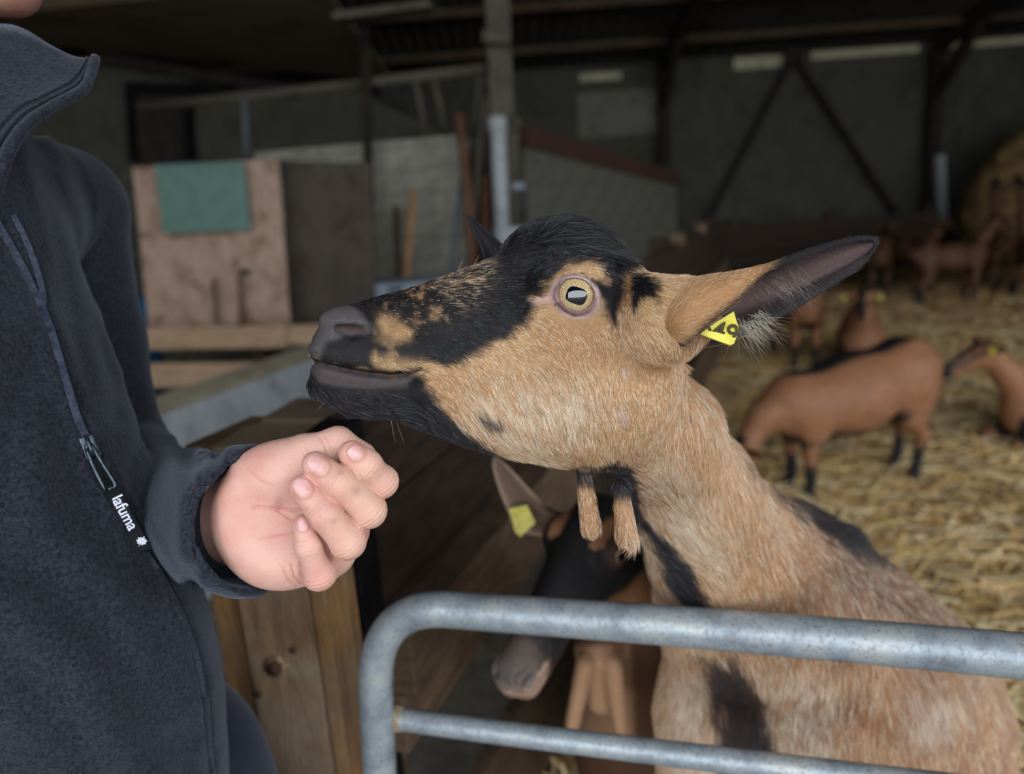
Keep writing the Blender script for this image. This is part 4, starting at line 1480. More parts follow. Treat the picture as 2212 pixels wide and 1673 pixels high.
def comb_dir(p2, N):
    num = np.zeros((len(p2), 2))
    den = np.zeros(len(p2))
    for (x, y, dx, dy) in COMB:
        w = 1.0 / (((p2[:, 0] - x) ** 2 + (p2[:, 1] - y) ** 2) + 900.0) ** 1.5
        num[:, 0] += w * dx
        num[:, 1] += w * dy
        den += w
    v = num / den[:, None]
    d = v[:, :1] * RIGHT + v[:, 1:] * DOWN
    d -= N * (d * N).sum(1)[:, None]
    return d / np.maximum(np.linalg.norm(d, axis=1), 1e-6)[:, None]


def goat_fur():
    facing = ((gV - CAM) * gN).sum(1) / np.linalg.norm(gV - CAM, axis=1)
    p2, dep = proj(gV)
    head = (gp2[:, 0] < 1480) & (gp2[:, 1] < 1040)
    dens = np.where(head, 1.15e6, 0.55e6) * np.where(facing < 0.3, 1, 0.12)
    dens = dens * np.where((p2[:, 0] > 2330) | (p2[:, 1] > 1800) | (dep > 1.35), 0, 1)
    dens = dens * (1 - gbare) ** 2
    muzzle = soft(gp2, [(640, 640), (790, 640), (820, 700), (760, 790), (680, 800)], 25)
    dens = dens * (1 - 0.3 * muzzle)
    R_, N_ = sample(gV, gQ, gN, dens)
    C_, p2, q, bare, blk = goat_col(R_, 3.5)
    keep = RNG.random(len(R_)) > bare * 1.3
    R_, N_, C_, p2, bare, blk, q = R_[keep], N_[keep], C_[keep], p2[keep], bare[keep], blk[keep], q[keep]
    n = len(R_)
    L = np.full(n, 0.0075)
    L = np.where(soft(p2, [(640, 640), (900, 600), (1000, 700), (900, 780), (660, 800)], 60) > 0.5, 0.0040, L)
    L = L + 0.004 * soft(p2, [(900, 860), (1300, 780), (1330, 1020), (1000, 990)], 60)
    nk = sstep(1420, 1520, p2[:, 0] + 0.4 * (p2[:, 1] - 900))
    L = L + 0.012 * nk + 0.006 * sstep(1200, 1450, p2[:, 1])
    L = L + 0.008 * soft(p2, [(1140, 520), (1200, 470), (1290, 480), (1345, 540), (1300, 545), (1220, 525)], 15)
    L = L * (1 - 0.5 * (1 - sstep(55, 90, np.hypot(p2[:, 0] - 1243, p2[:, 1] - 641))))
    L = np.where(soft(p2, [(660, 740), (700, 770), (900, 806), (890, 845), (690, 835)], 6) > 0.4, 0.0022, L)
    L *= RNG.uniform(0.65, 1.2, n)
    # individual hair colour: some pale, some dark
    u = RNG.random(n)
    br = RNG.uniform(0.6, 1.35, n)
    pal = (u > 0.76) & (blk < 0.5)
    C_ = np.where(pal[:, None], C_ * 0.22 + PALE * 0.78, C_)
    dk = (u < 0.06) & (blk < 0.5)
    C_ = np.where(dk[:, None], C_ * 0.35, C_)
    hl = (RNG.random(n) < 0.30) & (blk > 0.5)
    C_ = np.where(hl[:, None], lin(62, 64, 72) * RNG.uniform(0.5, 1.6, (n, 1)), C_)  # grey-blue strands put sheen into the colour of the black coat
    C_ = np.clip(C_ * br[:, None], 0.004, 0.95)
    cd = comb_dir(p2, N_)
    cl = np.stack([vnoise(R_, 110, 11 + k) for k in range(3)], 1)
    cd = cd + cl * (0.24 - 0.10 * nk)[:, None]
    d_ = np.linalg.norm(R_ - CAM, axis=1)
    rad = 0.000135 * np.clip(d_ / 0.55, 0.9, 2.0) * np.where(d_ > 0.72, 0.95, 1.0)
    hair('fur', goat, MT['fur'], R_, cd, N_, L, C_, rad, 5, 0.26, 0.16)
    # forehead tuft and withers crest: longer tousled hair, highlights coloured into some strands
    sel = np.where(soft(gp2, [(1130, 530), (1185, 490), (1225, 478), (1280, 490), (1345, 545), (1335, 575), (1280, 545), (1200, 530)], 8) > 0.5)[0]
    pick = RNG.choice(sel, 5200)
    R_, N_ = gV[pick] + RNG.normal(0, 0.0012, (5200, 3)), gN[pick]
    pp, _ = proj(R_)
    cd = comb_dir(pp, N_) + np.stack([vnoise(R_, 70, 31 + k) for k in range(3)], 1) * 0.7
    hair('forehead_tuft', goat, MT['fur'], R_, cd, N_, RNG.uniform(0.012, 0.026, 5200), np.where(RNG.random((5200, 1)) < 0.3, lin(70, 72, 80), BLACK) * RNG.uniform(0.5, 1.6, (5200, 1)), 0.00014, 5, 0.45, 0.3)
    sel = np.where(soft(gp2, [(1740, 1105), (1790, 1100), (1850, 1110), (1890, 1160), (1860, 1185), (1800, 1165), (1750, 1135)], 6) > 0.5)[0]
    pick = RNG.choice(sel, 3500)
    R_, N_ = gV[pick] + RNG.normal(0, 0.002, (3500, 3)), gN[pick]
    pp, _ = proj(R_)
    cd = comb_dir(pp, N_) + np.stack([vnoise(R_, 50, 35 + k) for k in range(3)], 1) * 0.5
    hair('withers_crest', goat, MT['fur'], R_, cd, N_, RNG.uniform(0.008, 0.018, 3500), np.where(RNG.random((3500, 1)) < 0.12, lin(62, 60, 60), BLACK) * RNG.uniform(0.5, 1.5, (3500, 1)), 0.00022, 5, 0.6, 0.3)
    # whiskers on the chin
    wp = [(845, 905), (858, 906), (692, 842), (690, 830), (705, 868), (980, 560), (1020, 560)]
    j = [int(np.argmin(np.hypot(gp2[:, 0] - x, gp2[:, 1] - y) + np.abs(gq[:, 2]) * 300)) for x, y in wp]
    R_, N_ = gV[j], gN[j]
    dw = np.array([RIGHT * 0.2 + DOWN, RIGHT * 0.35 + DOWN, -RIGHT, -RIGHT + DOWN * .2, -RIGHT + DOWN, RIGHT * .4 - DOWN, RIGHT * .6 - DOWN])
    dw = dw / np.linalg.norm(dw, axis=1)[:, None]
    hair('whisker', goat, MT['fur'], R_, dw, N_ * 0.2, [.017, .021, .008, .007, .010, .012, .01], np.tile(lin(170, 160, 150), (len(j), 1)), 0.00012, 5, 0.5, 0.05)


goat_fur()

# eye
ax = np.array([HA, -HB, HW])
zdir, xd, yd = EZ, EX, EY


def eyeball(name, c, r, x, y, z, parent):
    me = bpy.data.meshes.new(name)
    bm = bmesh.new()
    bmesh.ops.create_uvsphere(bm, u_segments=48, v_segments=32, radius=r)
    for v in bm.verts:                     # slight corneal bulge
        rr = math.hypot(v.co.x, v.co.y)
        if v.co.z > 0:
            v.co.z += 0.09 * r * max(0, 1 - (rr / (0.72 * r)) ** 2)
    bm.to_mesh(me)
    bm.free()
    me.polygons.foreach_set('use_smooth', [True] * len(me.polygons))
    me.materials.append(MT['eye'])
    o = link(bpy.data.objects.new(name, me), parent)
    mm = Matrix.Identity(4)
    for i in range(3):
        mm[i][0], mm[i][1], mm[i][2], mm[i][3] = x[i], y[i], z[i], c[i]
    o.matrix_parent_inverse = pinv(parent)
    o.matrix_basis = mm
    return o


eyeball('eye', EYE_C, EYE_R, xd, yd, zdir, goat)
EYE2 = HP0 + HM.T @ (EYE_F * [1, 1, -1])
eyeball('eye', EYE2, EYE_R, xd, np.cross(-HW, xd), -HW, goat)


# ears
def ear(name, rows, parent, mat, thick=0.0016, ns=8, nt=6, ridge=0.0, mirror=False):
    """rows: stations along the ear, each a list of (px, py, depth) from rim to rim"""
    R_ = np.array([[at(*c) for c in row] for row in rows])
    S = np.stack([crom(R_[:, j], ns) for j in range(R_.shape[1])], 1)
    G = np.stack([crom(S[i], nt) for i in range(len(S))], 0)
    a, b = G.shape[:2]
    V = G.reshape(-1, 3)
    I = (np.arange(a - 1)[:, None] * b + np.arange(b - 1)[None]).ravel()
    Q = np.stack([I, I + 1, I + 1 + b, I + b], 1)
    N = vnormals(V, Q)
    tt = np.tile(np.linspace(0, 1, b), a)
    ss = np.repeat(np.linspace(0, 1, a), b)
    if ridge:
        V = V + N * (ridge * np.sin((tt - 0.5) * 34) * sstep(0.5, 0.62, tt) * sstep(0.2, 0.4, ss) * (1 - sstep(0.7, 0.95, ss)))[:, None]
    V2 = V - N * thick
    n = len(V)
    ed = np.concatenate([np.arange(b - 1), ])
    rim = []
    bd = [(i, i + 1) for i in range(b - 1)] + [((a - 1) * b + i + 1, (a - 1) * b + i) for i in range(b - 1)] + [((i + 1) * b, i * b) for i in range(a - 1)] + [(i * b + b - 1, (i + 1) * b + b - 1) for i in range(a - 1)]
    rim = np.array([(q, p, p + n, q + n) for p, q in bd])
    o = npmesh(name, np.vstack([V, V2]), np.vstack([Q, Q[:, ::-1] + n, rim]), mat, parent)
    return o, V, V2, N, tt, ss, Q


rows = [
    [(1462, 752, .535), (1415, 705, .535), (1395, 650, .570), (1405, 665, .60), (1466, 756, .56)],
    [(1490, 738, .520), (1450, 690, .517), (1445, 624, .545), (1460, 650, .578), (1502, 752, .550)],
    [(1530, 702, .517), (1490, 655, .512), (1515, 602, .540), (1555, 665, .572), (1560, 742, .548)],
    [(1592, 650, .523), (1572, 615, .520), (1588, 592, .541), (1632, 640, .572), (1636, 708, .550)],
    [(1650, 589, .534), (1654, 581, .534), (1664, 576, .542), (1692, 620, .568), (1708, 668, .551)],
    [(1744, 549, .540), (1747, 546, .540), (1752, 544, .543), (1772, 585, .562), (1790, 619, .552)],
    [(1826, 525, .544), (1829, 523, .544), (1834, 521, .545), (1845, 550, .556), (1856, 577, .551)],
    [(1870, 518, .546), (1873, 518, .546), (1877, 517, .546), (1882, 532, .551), (1878, 550, .549)],
    [(1889, 518, .547), (1890, 519, .547), (1890, 520, .547), (1890, 524, .548), (1888, 530, .548)]]
MT['ear'] = attr_mat('ear_skin', 0.75, 0.2, 500, 0.35, 0.2)
eo, eV, eV2, eN, ett, ess, eQ = ear('ear', rows, goat, MT['ear'], ridge=0.0011)
pe_, _ = proj(eV)


def ear_cols(V, inner, tt, ss):
    p2, _ = proj(V)
    n1 = vnoise(V, 200, 5)
    C = np.tile(lin(178, 132, 88), (len(V), 1))
    dk = np.maximum(sstep(1630, 1690, p2[:, 0] + n1 * 12), 1 - sstep(0.0, 0.09, tt))
    if inner:
        C = np.tile(lin(64, 54, 54), (len(V), 1))
        C = C + (lin(108, 88, 84) - C) * (sstep(0.55, 0.7, tt) * (1 - sstep(0.75, 0.9, tt)) * 0.8)[:, None]
        dk = np.maximum((1 - sstep(0.02, 0.12, tt)), sstep(0.9, 0.98, tt)) * 0.8
    return C * (1 - dk[:, None]) + lin(34, 32, 36) * dk[:, None]


# which side is hollow: the one facing the camera at the open end
k_ = int(np.argmin(np.hypot(pe_[:, 0] - 1740, pe_[:, 1] - 600)))
front_is_V = np.dot(eN[k_], CAM - eV[k_]) > 0
cV, cV2 = ear_cols(eV, front_is_V, ett, ess), ear_cols(eV2, not front_is_V, ett, ess)
vcol(eo, 'coat', np.vstack([cV, cV2]) * 0.75)
# ear fur: short pile outside, dark pile and long pale hairs inside
outer, inner = (eV2, eV) if front_is_V else (eV, eV2)
sgn = -1 if front_is_V else 1
axis_dir = (at(1889, 520, .547) - at(1450, 690, .54))
axis_dir /= np.linalg.norm(axis_dir)
for nm, VV, sg, dens_, ln in (('ear_fur', outer, sgn, 1.5e6, 0.006), ('ear_fur', inner, -sgn, 0.8e6, 0.0045)):
    NN = eN * sg
    R_, N_ = sample(VV, eQ, NN, np.full(len(VV), dens_) * (1.0 if nm else 1))
    # colour by nearest grid vertex through its pixel position
    p2, _ = proj(R_)
    n = len(R_)
    if VV is outer:
        n1 = vnoise(R_, 200, 5)
        dk = sstep(1630, 1690, p2[:, 0] + n1 * 12 + RNG.normal(0, 8, n))[:, None]
        front_d = polysd(p2, [(1476, 752), (1530, 706), (1592, 655), (1650, 592), (1700, 620), (1600, 760)])
        dk = np.maximum(dk, (1 - sstep(0, 26, front_d + RNG.normal(0, 6, n)))[:, None] * 0.9)
        C_ = lin(186, 140, 94) * (1 - dk) + lin(34, 32, 36) * dk
        u = RNG.random(n)
        C_ = np.where(((u > 0.8) & (dk[:, 0] < 0.5))[:, None], C_ * 0.5 + PALE * 0.5, C_)
    else:
        C_ = np.tile(lin(74, 64, 64), (n, 1))
    C_ = np.clip(C_ * RNG.uniform(0.7, 1.25, (n, 1)), 0.004, 0.9)
    dd_ = np.tile(axis_dir, (n, 1)) + RNG.normal(0, 0.15, (n, 3))
    hair(nm, goat, MT['fur'], R_, dd_, N_, RNG.uniform(0.6, 1.1, n) * ln * (1 + 0.8 * (1 - sstep(1420, 1520, p2[:, 0]))), C_, 0.00013, 4, 0.3, 0.2)
# pale long hairs spilling out of the ear
n = 150
tpos = RNG.random(n)
root = np.array([at(1590 + 60 * t + RNG.normal(0, 10), 715 - 38 * t + RNG.normal(0, 10), 0.549) for t in tpos])
ddir = np.array([RIGHT * (0.55 + RNG.normal(0, .25)) + DOWN * (0.7 + RNG.normal(0, .3)) - FWD * RNG.uniform(0, .5) for _ in range(n)])
ddir /= np.linalg.norm(ddir, axis=1)[:, None]
hair('ear_hair', goat, MT['fur'], root, ddir, np.tile(-FWD * 0.2, (n, 1)), RNG.uniform(0.008, 0.028, n), np.tile(lin(206, 196, 178), (n, 1)) * RNG.uniform(0.5, 1.1, (n, 1)), 0.00010, 6, 0.3, 0.3)
n = 90
root = np.array([at(1640 + 100 * t + RNG.normal(0, 14), 615 + 4 * t + RNG.normal(0, 18), 0.556) for t in RNG.random(n)])
ddir = np.array([RIGHT * (0.6 + RNG.normal(0, .2)) + DOWN * (0.75 + RNG.normal(0, .2)) - FWD * .4 for _ in range(n)])
ddir /= np.linalg.norm(ddir, axis=1)[:, None]
hair('ear_hair', goat, MT['fur'], root, ddir, np.tile(-FWD * 0.2, (n, 1)), RNG.uniform(0.01, 0.024, n), np.tile(lin(150, 140, 134), (n, 1)), 0.00008, 6, 0.3, 0.25)
# far ear
rows = [
    [(1185, 560, .70), (1150, 590, .715), (1085, 600, .705)],
    [(1125, 560, .70), (1085, 575, .712), (1052, 578, .70)],
    [(1092, 532, .70), (1062, 540, .708), (1038, 540, .70)],
    [(1052, 496, .70), (1035, 500, .705), (1020, 500, .70)],
    [(1025, 473, .70), (1019, 474, .702), (1012, 476, .70)],
    [(1014, 464, .70), (1012, 464, .70), (1010, 466, .70)]]
fo, fV, fV2, fN, ftt, fss, fQ = ear('ear', rows, goat, MT['ear'])
vcol(fo, 'coat', np.tile(lin(36, 33, 38), (2 * len(fV), 1)))
n = 60
root = np.array([at(1090 + RNG.normal(0, 5), 534 + RNG.normal(0, 5), 0.699) for _ in range(n)])
hair('ear_fur', goat, MT['fur'], root, np.tile(RIGHT * .4 + DOWN, (n, 1)), np.tile(-FWD, (n, 1)), RNG.uniform(.006, .012, n), np.tile(lin(150, 110, 70), (n, 1)), 0.00014, 4, 0.3, 0.5)
vv = np.array([ray(1, 1)])
# ear tag
tagq = [(1512, 722, .524), (1541, 700, .526), (1585, 673, .530), (1597, 712, .526), (1586, 742, .523), (1579, 746, .5225), (1572, 744, .5225)]
tv = [at(*p) for p in tagq]
nf_ = np.cross(tv[2] - tv[0], tv[4] - tv[0])
nf_ /= np.linalg.norm(nf_)
if np.dot(nf_, CAM - tv[0]) < 0:
    nf_ = -nf_
tg = mesh('ear_tag', tv + [p - nf_ * 0.0014 for p in tv], [tuple(range(7)), tuple(range(13, 6, -1))] + [(i, i + 7, (i + 1) % 7 + 7, (i + 1) % 7) for i in range(7)], MT['tag'], goat, False)
tg['label'] = 'yellow plastic ear tag with black number'


def text(name, s, org, xdir, ydir, size, mat, parent, bold=0.0, depth=0.0003):
    cu = bpy.data.curves.new(name, 'FONT')
    cu.body = s
    cu.size = 1.0
    cu.offset = bold
    cu.extrude = depth / size
    cu.align_x = 'CENTER'
    cu.align_y = 'CENTER'
    o = bpy.data.objects.new(name, cu)
    COL.objects.link(o)
    dg = bpy.context.evaluated_depsgraph_get()
    me = bpy.data.meshes.new_from_object(o.evaluated_get(dg))
    COL.objects.unlink(o)
    bpy.data.objects.remove(o)
    xd_ = np.asarray(xdir) / np.linalg.norm(xdir)
    yd_ = np.asarray(ydir) - xd_ * np.dot(ydir, xd_)
    yd_ /= np.linalg.norm(yd_)
    zd_ = np.cross(xd_, yd_)
    co_ = np.empty(len(me.vertices) * 3)
    me.vertices.foreach_get('co', co_)
    co_ = co_.reshape(-1, 3) * size
    W_ = np.asarray(org) + co_[:, :1] * xd_ + co_[:, 1:2] * yd_ + co_[:, 2:] * zd_
    me.vertices.foreach_set('co', W_.astype(np.float32).ravel())
    me.materials.clear()
    me.materials.append(mat)
    me.update()
    r = link(bpy.data.objects.new(name, me), parent)
    r.matrix_parent_inverse = pinv(parent)
    return r


oc = onplane(1553, 716, tv[0] + nf_ * 0.0004, nf_)
xdir = onplane(1583, 724, tv[0], nf_) - onplane(1530, 711, tv[0], nf_)
text('tag_number', '649', oc, xdir, -DOWN, 0.0185, MT['ink'], tg, 0.015)
# seed husk on the lip
hk = [at(668, 757, .572), at(670, 762, .571), at(669, 769, .572)]
tag(tube('seed_husk', hk, [0.0004, 0.0011, 0.0005], MT['white_bit'], None, 8), 'tiny white seed husk stuck on the goat upper lip', 'husk')


# ------------------------------------------------------------------ the person
person = empty('person', (-0.50, 0.66, 0.0))
tag(person, 'person in a dark navy fleece jacket holding out one cupped hand to the goat', 'person')
PHI = math.radians(6)
PF = np.array([math.cos(PHI), -math.sin(PHI), 0])        # where the chest faces
PR = np.array([-math.sin(PHI), -math.cos(PHI), 0])       # towards the near shoulder
zipc = np.array([at(*p) for p in ((-90, 300, .60), (0, 490, .60), (110, 715, .60), (200, 950, .60), (322, 1185, .615), (402, 1350, .635), (440, 1500, .66), (455, 1640, .70), (470, 1850, .76))])
zo = np.argsort(zipc[:, 2])
zz = zipc[zo]
fa_ = np.interp(zz[:, 2], [0.7, 0.95, 1.15, 1.35, 1.50], [.125, .125, .125, .130, .115])
fb_ = np.interp(zz[:, 2], [0.7, 0.95, 1.15, 1.35, 1.50], [.115, .118, .135, .170, .175])
cc_ = zz - PF * fa_[:, None]
SH_L = at(128, 455, 0.86)
EL_L = at(240, 1000, 0.86)
SLV = [(SH_L, .070), (at(176, 740, .86), .065), (EL_L, .060), (at(392, 1112, .735), .058), (at(545, 1126, .586), .057)]
SAX = SLV[4][0] - SLV[3][0]
SAX = SAX / np.linalg.norm(SAX)
CUFF = at(536, 1124, .590)
SH_R = cc_[-1] + PR * 0.17 + np.array([0, 0, 0.02])
FOLDS = [([(70, 300), (110, 480), (150, 640), (190, 850)], 22, .0036), ([(100, 320), (165, 520), (215, 700), (250, 900)], 20, .0030), ([(140, 300), (200, 450), (245, 600), (280, 760)], 20, .0036), ([(30, 330), (60, 440), (90, 560)], 16, .0022),
         ([(330, 930), (300, 1010), (330, 1120), (370, 1230)], 26, .003), ([(0, 1180), (120, 1260), (260, 1420), (330, 1600)], 60, .008), ([(0, 1420), (110, 1480), (220, 1673)], 55, .007), ([(60, 800), (20, 950), (0, 1050)], 50, .006), ([(260, 1180), (330, 1330), (390, 1500), (400, 1673)], 30, .003), ([(340, 1270), (400, 1420), (425, 1600)], 12, .002),
         ([(130, 900), (150, 1050), (230, 1200)], 40, .004)]
SFOLDS = [([(395, 960), (425, 1100), (415, 1260)], 16, .0030), ([(440, 985), (433, 1110), (445, 1250)], 7, .0022), ([(350, 950), (420, 1005), (480, 985)], 16, .003), ([(470, 1000), (520, 1010), (560, 985)], 14, .0025), ([(452, 1180), (500, 1230), (560, 1250)], 14, .002)]
CP = [at(588, 985, .600), at(606, 1266, .600), at(490, 1150, .540)]
CN = np.cross(CP[1] - CP[0], CP[2] - CP[0])
CN = CN / np.linalg.norm(CN) * (1 if np.dot(CN, SAX) > 0 else -1)


def d_px(p2, pl):
    pl = np.asarray(pl, float)
    return d_poly2(p2[:, 0], p2[:, 1], pl)


def jacket_f(P, folds=True):
    z = P[:, 2]
    c = np.stack([np.interp(z, zz[:, 2], cc_[:, i]) for i in range(2)], 1)
    a, b = np.interp(z, zz[:, 2], fa_), np.interp(z, zz[:, 2], fb_)
    q = P[:, :2] - c
    u, v = q @ PF[:2], q @ PR[:2]
    d = (np.sqrt((u / a) ** 2 + (v / b) ** 2) - 1) * np.minimum(a, b)
    d = np.maximum(d, zz[0, 2] + 0.02 - z)
    d = smax(d, z - (zz[-1, 2] - 0.03), 0.05)
    neck = cc_[-1] + [0.02, 0, 0]
    d = smin(d, s_cone(P, neck - [0, 0, 0.06], neck + [0.01, 0, 0.07], 0.115, 0.075), 0.06)
    for s in (SH_L, SH_R):
        d = smin(d, s_cone(P, neck + [0, 0, -0.03], s, 0.08, 0.075), 0.06)
    d = smin(d, s_cone(P, SH_R, SH_R + [-0.10, -0.02, -0.32], 0.078, 0.065), 0.03)
    d = smin(d, s_cone(P, SH_R + [-0.10, -0.02, -0.32], SH_R + [-0.02, 0.02, -0.55], 0.065, 0.05), 0.03)
    # far sleeve
    s = None
    for i in range(len(SLV) - 1):
        e = s_cone(P, SLV[i][0], SLV[i + 1][0], SLV[i][1], SLV[i + 1][1])
        s = e if s is None else smin(s, e, 0.02)
    p2, dep = proj(P)
    ax_t = (P - CP[0].astype(np.float32)) @ CN
    s = s - 0.003 * np.exp(-((ax_t + 0.020) / 0.018) ** 2)
    if folds:
        for pl, w, A in SFOLDS:
            dd = d_px(p2, pl)
            s = s + A * np.exp(-(dd / w) ** 2) - 0.6 * A * np.exp(-((dd - 1.9 * w) / w) ** 2)
    s = smax(s, ax_t, 0.005)
    inner = s_cone(P, SLV[3][0], SLV[4][0] + SAX * 0.06, SLV[3][1] - 0.014, SLV[4][1] - 0.0060)
    inner = np.maximum(inner, -ax_t - 0.045)
    s = smax(s, -inner, 0.004)
    d = smin(d, s, 0.005)
    if folds:
        for pl, w, A in FOLDS:
            dd = d_px(p2, pl)
            d = d + (A * np.exp(-(dd / w) ** 2) - 0.5 * A * np.exp(-((dd - 2.0 * w) / (1.2 * w)) ** 2)) * (s > 0.02)
        zs = d_px(p2, [(-30, 440), (60, 600), (110, 712), (160, 850), (190, 950), (250, 1070), (322, 1190), (372, 1280), (410, 1370), (436, 1470), (446, 1560), (456, 1673)])
        d = d + 0.0035 * np.exp(-(zs / 7) ** 2) - 0.002 * np.exp(-((zs - 24) / 12) ** 2)
        for k in (1, 2):
            d = d + 0.0014 * vnoise(P, 16 * k, 40 + k) * (s > 0.004)
    return d.astype(np.float32)


jV, jQ = surface(jacket_f, (-0.95, 0.22, 0.60), (0.0, 1.02, 1.72), 0.0048)
jacket = npmesh('jacket', jV, jQ, MT['fleece'], person)
jacket['label'] = 'dark navy fleece jacket'
from mathutils.bvhtree import BVHTree
jB = BVHTree.FromPolygons([tuple(v) for v in jV], [tuple(map(int, q)) for q in jQ])


def onj(px, py, off=0.001):
    r = ray(px, py)
    r = r / np.linalg.norm(r)
    hit = jB.ray_cast(Vector(CAM), Vector(r))
    if hit[0] is None:
        return at(px, py, 0.62)
    return np.array(hit[0]) - r * off


# collar flap, standing open
crow = [
    [(206, 126, .640), (176, 124, .650), (158, 121, .660)],
    [(196, 160, .628), (160, 140, .640), (130, 108, .655)],
    [(178, 194, .612), (130, 165, .630), (98, 90, .650)],
    [(112, 231, .585), (80, 190, .610), (60, 66, .645)],
    [(58, 270, .565), (30, 205, .600), (20, 52, .640)],
    [(18, 330, .550), (-15, 235, .590), (-25, 55, .635)],
    [(-15, 430, .545), (-60, 290, .580), (-80, 80, .63)]]
co_, cV_, cV2_, cN_, ctt, css, cQ_ = ear('collar', crow, jacket, MT['fleece'], thick=0.0055, ns=6, nt=6)
cp_edge = crom([at(*r[0]) for r in crow], 8)
tube('collar_piping', cp_edge, 0.0042, MT['fleece'], jacket, 10)
for k_ in (0.35, 0.6):
    st = crom([at(r[0][0] * (1 - k_) + r[1][0] * k_, r[0][1] * (1 - k_) + r[1][1] * k_, (r[0][2] * (1 - k_) + r[1][2] * k_) - 0.0035) for r in crow], 8)
    tube('collar_seam', st, 0.0012, MT['fleece'], jacket, 6)


# zip: two open rows of teeth down to the slider, closed below it
def zip_teeth(name, pl, n, size, mat, parent):
    P = np.array([onj(x, y, 0.0036) for x, y in crom(np.array(pl, float), 12)])
    L_ = np.concatenate([[0], np.cumsum(np.linalg.norm(np.diff(P, axis=0), axis=1))])
    V, Fc = [], []
    for s in np.linspace(0, L_[-1], n):
        c = np.array([np.interp(s, L_, P[:, i]) for i in range(3)])
        c2 = np.array([np.interp(min(s + 0.004, L_[-1]), L_, P[:, i]) for i in range(3)])
        c1 = np.array([np.interp(max(s - 0.004, 0), L_, P[:, i]) for i in range(3)])
        view_ = (CAM - c) / np.linalg.norm(CAM - c)
        A = frame(c2 - c1, view_)
        v, f = boxgeo(c, A, (size * 0.32, size * 0.8, size * 0.45))
        V += v
        Fc += [tuple(i + len(V) - 8 for i in q) for q in f]
    o = mesh(name, V, Fc, mat, parent, smooth=False)
    o['kind'] = 'stuff'
    return o


def tape(name, pl, r, mat, parent, sx=1.0, off=0.0):
    P = np.array([onj(x, y, off) for x, y in crom(np.array(pl, float), 10)])
    for _ in range(2):
        P[1:-1] = (P[:-2] + 2 * P[1:-1] + P[2:]) / 4
    return tube(name, P, r, mat, parent, 8, sx=sx)


zl = [(-40, 425), (0, 492), (55, 590), (105, 700), (140, 815), (168, 905), (186, 945)]
zr = [(30, 468), (58, 525), (80, 585), (91, 630), (93, 665)]
zd = [(318, 1198), (352, 1248), (385, 1315), (412, 1378), (430, 1440), (440, 1500)]
zt_l = tape('zip_tape', zl, 0.0042, MT['tape'], jacket, off=-0.0012)
zip_teeth('zip_teeth', zl, 120, 0.0034, MT['teeth'], zt_l)
zt_r = tape('zip_tape', zr, 0.0042, MT['tape'], jacket, off=-0.001)
zip_teeth('zip_teeth', zr, 62, 0.0028, MT['teeth'], zt_r)
zt_d = tape('zip_tape', zd, 0.0035, MT['tape'], jacket, off=-0.0015)
zip_teeth('zip_teeth', zd, 90, 0.0024, MT['tape'], zt_d)
tape('zip_flap', [(330, 1225), (372, 1300), (410, 1390), (440, 1500), (448, 1600), (456, 1673)], 0.004, MT['fleece'], jacket, off=-0.001)
# slider, puller and ribbon tab
sl = empty('zip_slider', onj(192, 962, 0.004))
sl.parent = jacket
sl.matrix_parent_inverse = pinv(jacket)
s0, s1 = onj(184, 940, 0.005), onj(205, 992, 0.006)
A = frame(s1 - s0, CAM - s0)
box('slider_body', (s0 + s1) / 2, (0.0095, 0.0055, 0.003), MT['slider'], sl, A, 0.0016)
br_ = crom([s0 + A[2] * 0.003 + A[0] * 0.002, (s0 * .7 + s1 * .3) + A[2] * 0.008, (s0 * .3 + s1 * .7) + A[2] * 0.008, s1 + A[2] * 0.003 - A[0] * 0.002], 5)
tube('slider_bridge', br_, 0.0016, MT['slider'], sl, 8)
p0_, p1_, p2_ = onj(193, 968, 0.013), onj(214, 1010, 0.014), onj(238, 1052, 0.012)
wv = np.cross(p2_ - p0_, CAM - p0_)
wv /= np.linalg.norm(wv)
loop = [p0_ + wv * 0.0022, p1_ + wv * 0.0034, p2_ + wv * 0.0038, p2_ + (p2_ - p1_) * 0.06, p2_ - wv * 0.0038, p1_ - wv * 0.0034, p0_ - wv * 0.0022, p0_ - (p2_ - p0_) * 0.08, p0_ + wv * 0.0022]
tube('puller', crom(loop, 5), 0.0017, MT['slider'], sl, 8)
tA, tB = onj(233, 1046, 0.012), onj(312, 1190, 0.007)
tdir = (tB - tA) / np.linalg.norm(tB - tA)
tw = np.cross(tdir, CAM - tA)
tw /= np.linalg.norm(tw)
if np.dot(tw, RIGHT) < 0:
    tw = -tw
tn = np.cross(tw, tdir)
if np.dot(tn, CAM - tA) < 0:
    tn = -tn
TWD = 0.0050
V, Q = [], []
for i, t_ in enumerate(np.linspace(0, 1, 14)):
    c = tA + (tB - tA) * t_ + tn * (0.0012 * math.sin(t_ * 5))
    tws = math.radians(-50 * max(0, 1 - t_ * 3.2))
    e = tw * math.cos(tws) + tn * math.sin(tws)
    V += [c - e * TWD, c + e * TWD, c + e * TWD - tn * 0.0009, c - e * TWD - tn * 0.0009]
for i in range(13):
    for k in range(4):
        Q.append((i * 4 + k, i * 4 + (k + 1) % 4, i * 4 + 4 + (k + 1) % 4, i * 4 + 4 + k))
Q += [(3, 2, 1, 0), (52, 53, 54, 55)]
rb = mesh('pull_tab', V, Q, MT['ribbon'], sl, False)
oc = onplane(268, 1106, tA + tn * 0.0018, tn)
text('tab_lettering', 'lafuma', oc + tdir * 0.001, tdir, tw, 0.0118, MT['print'], sl, 0.02, 0.0002)
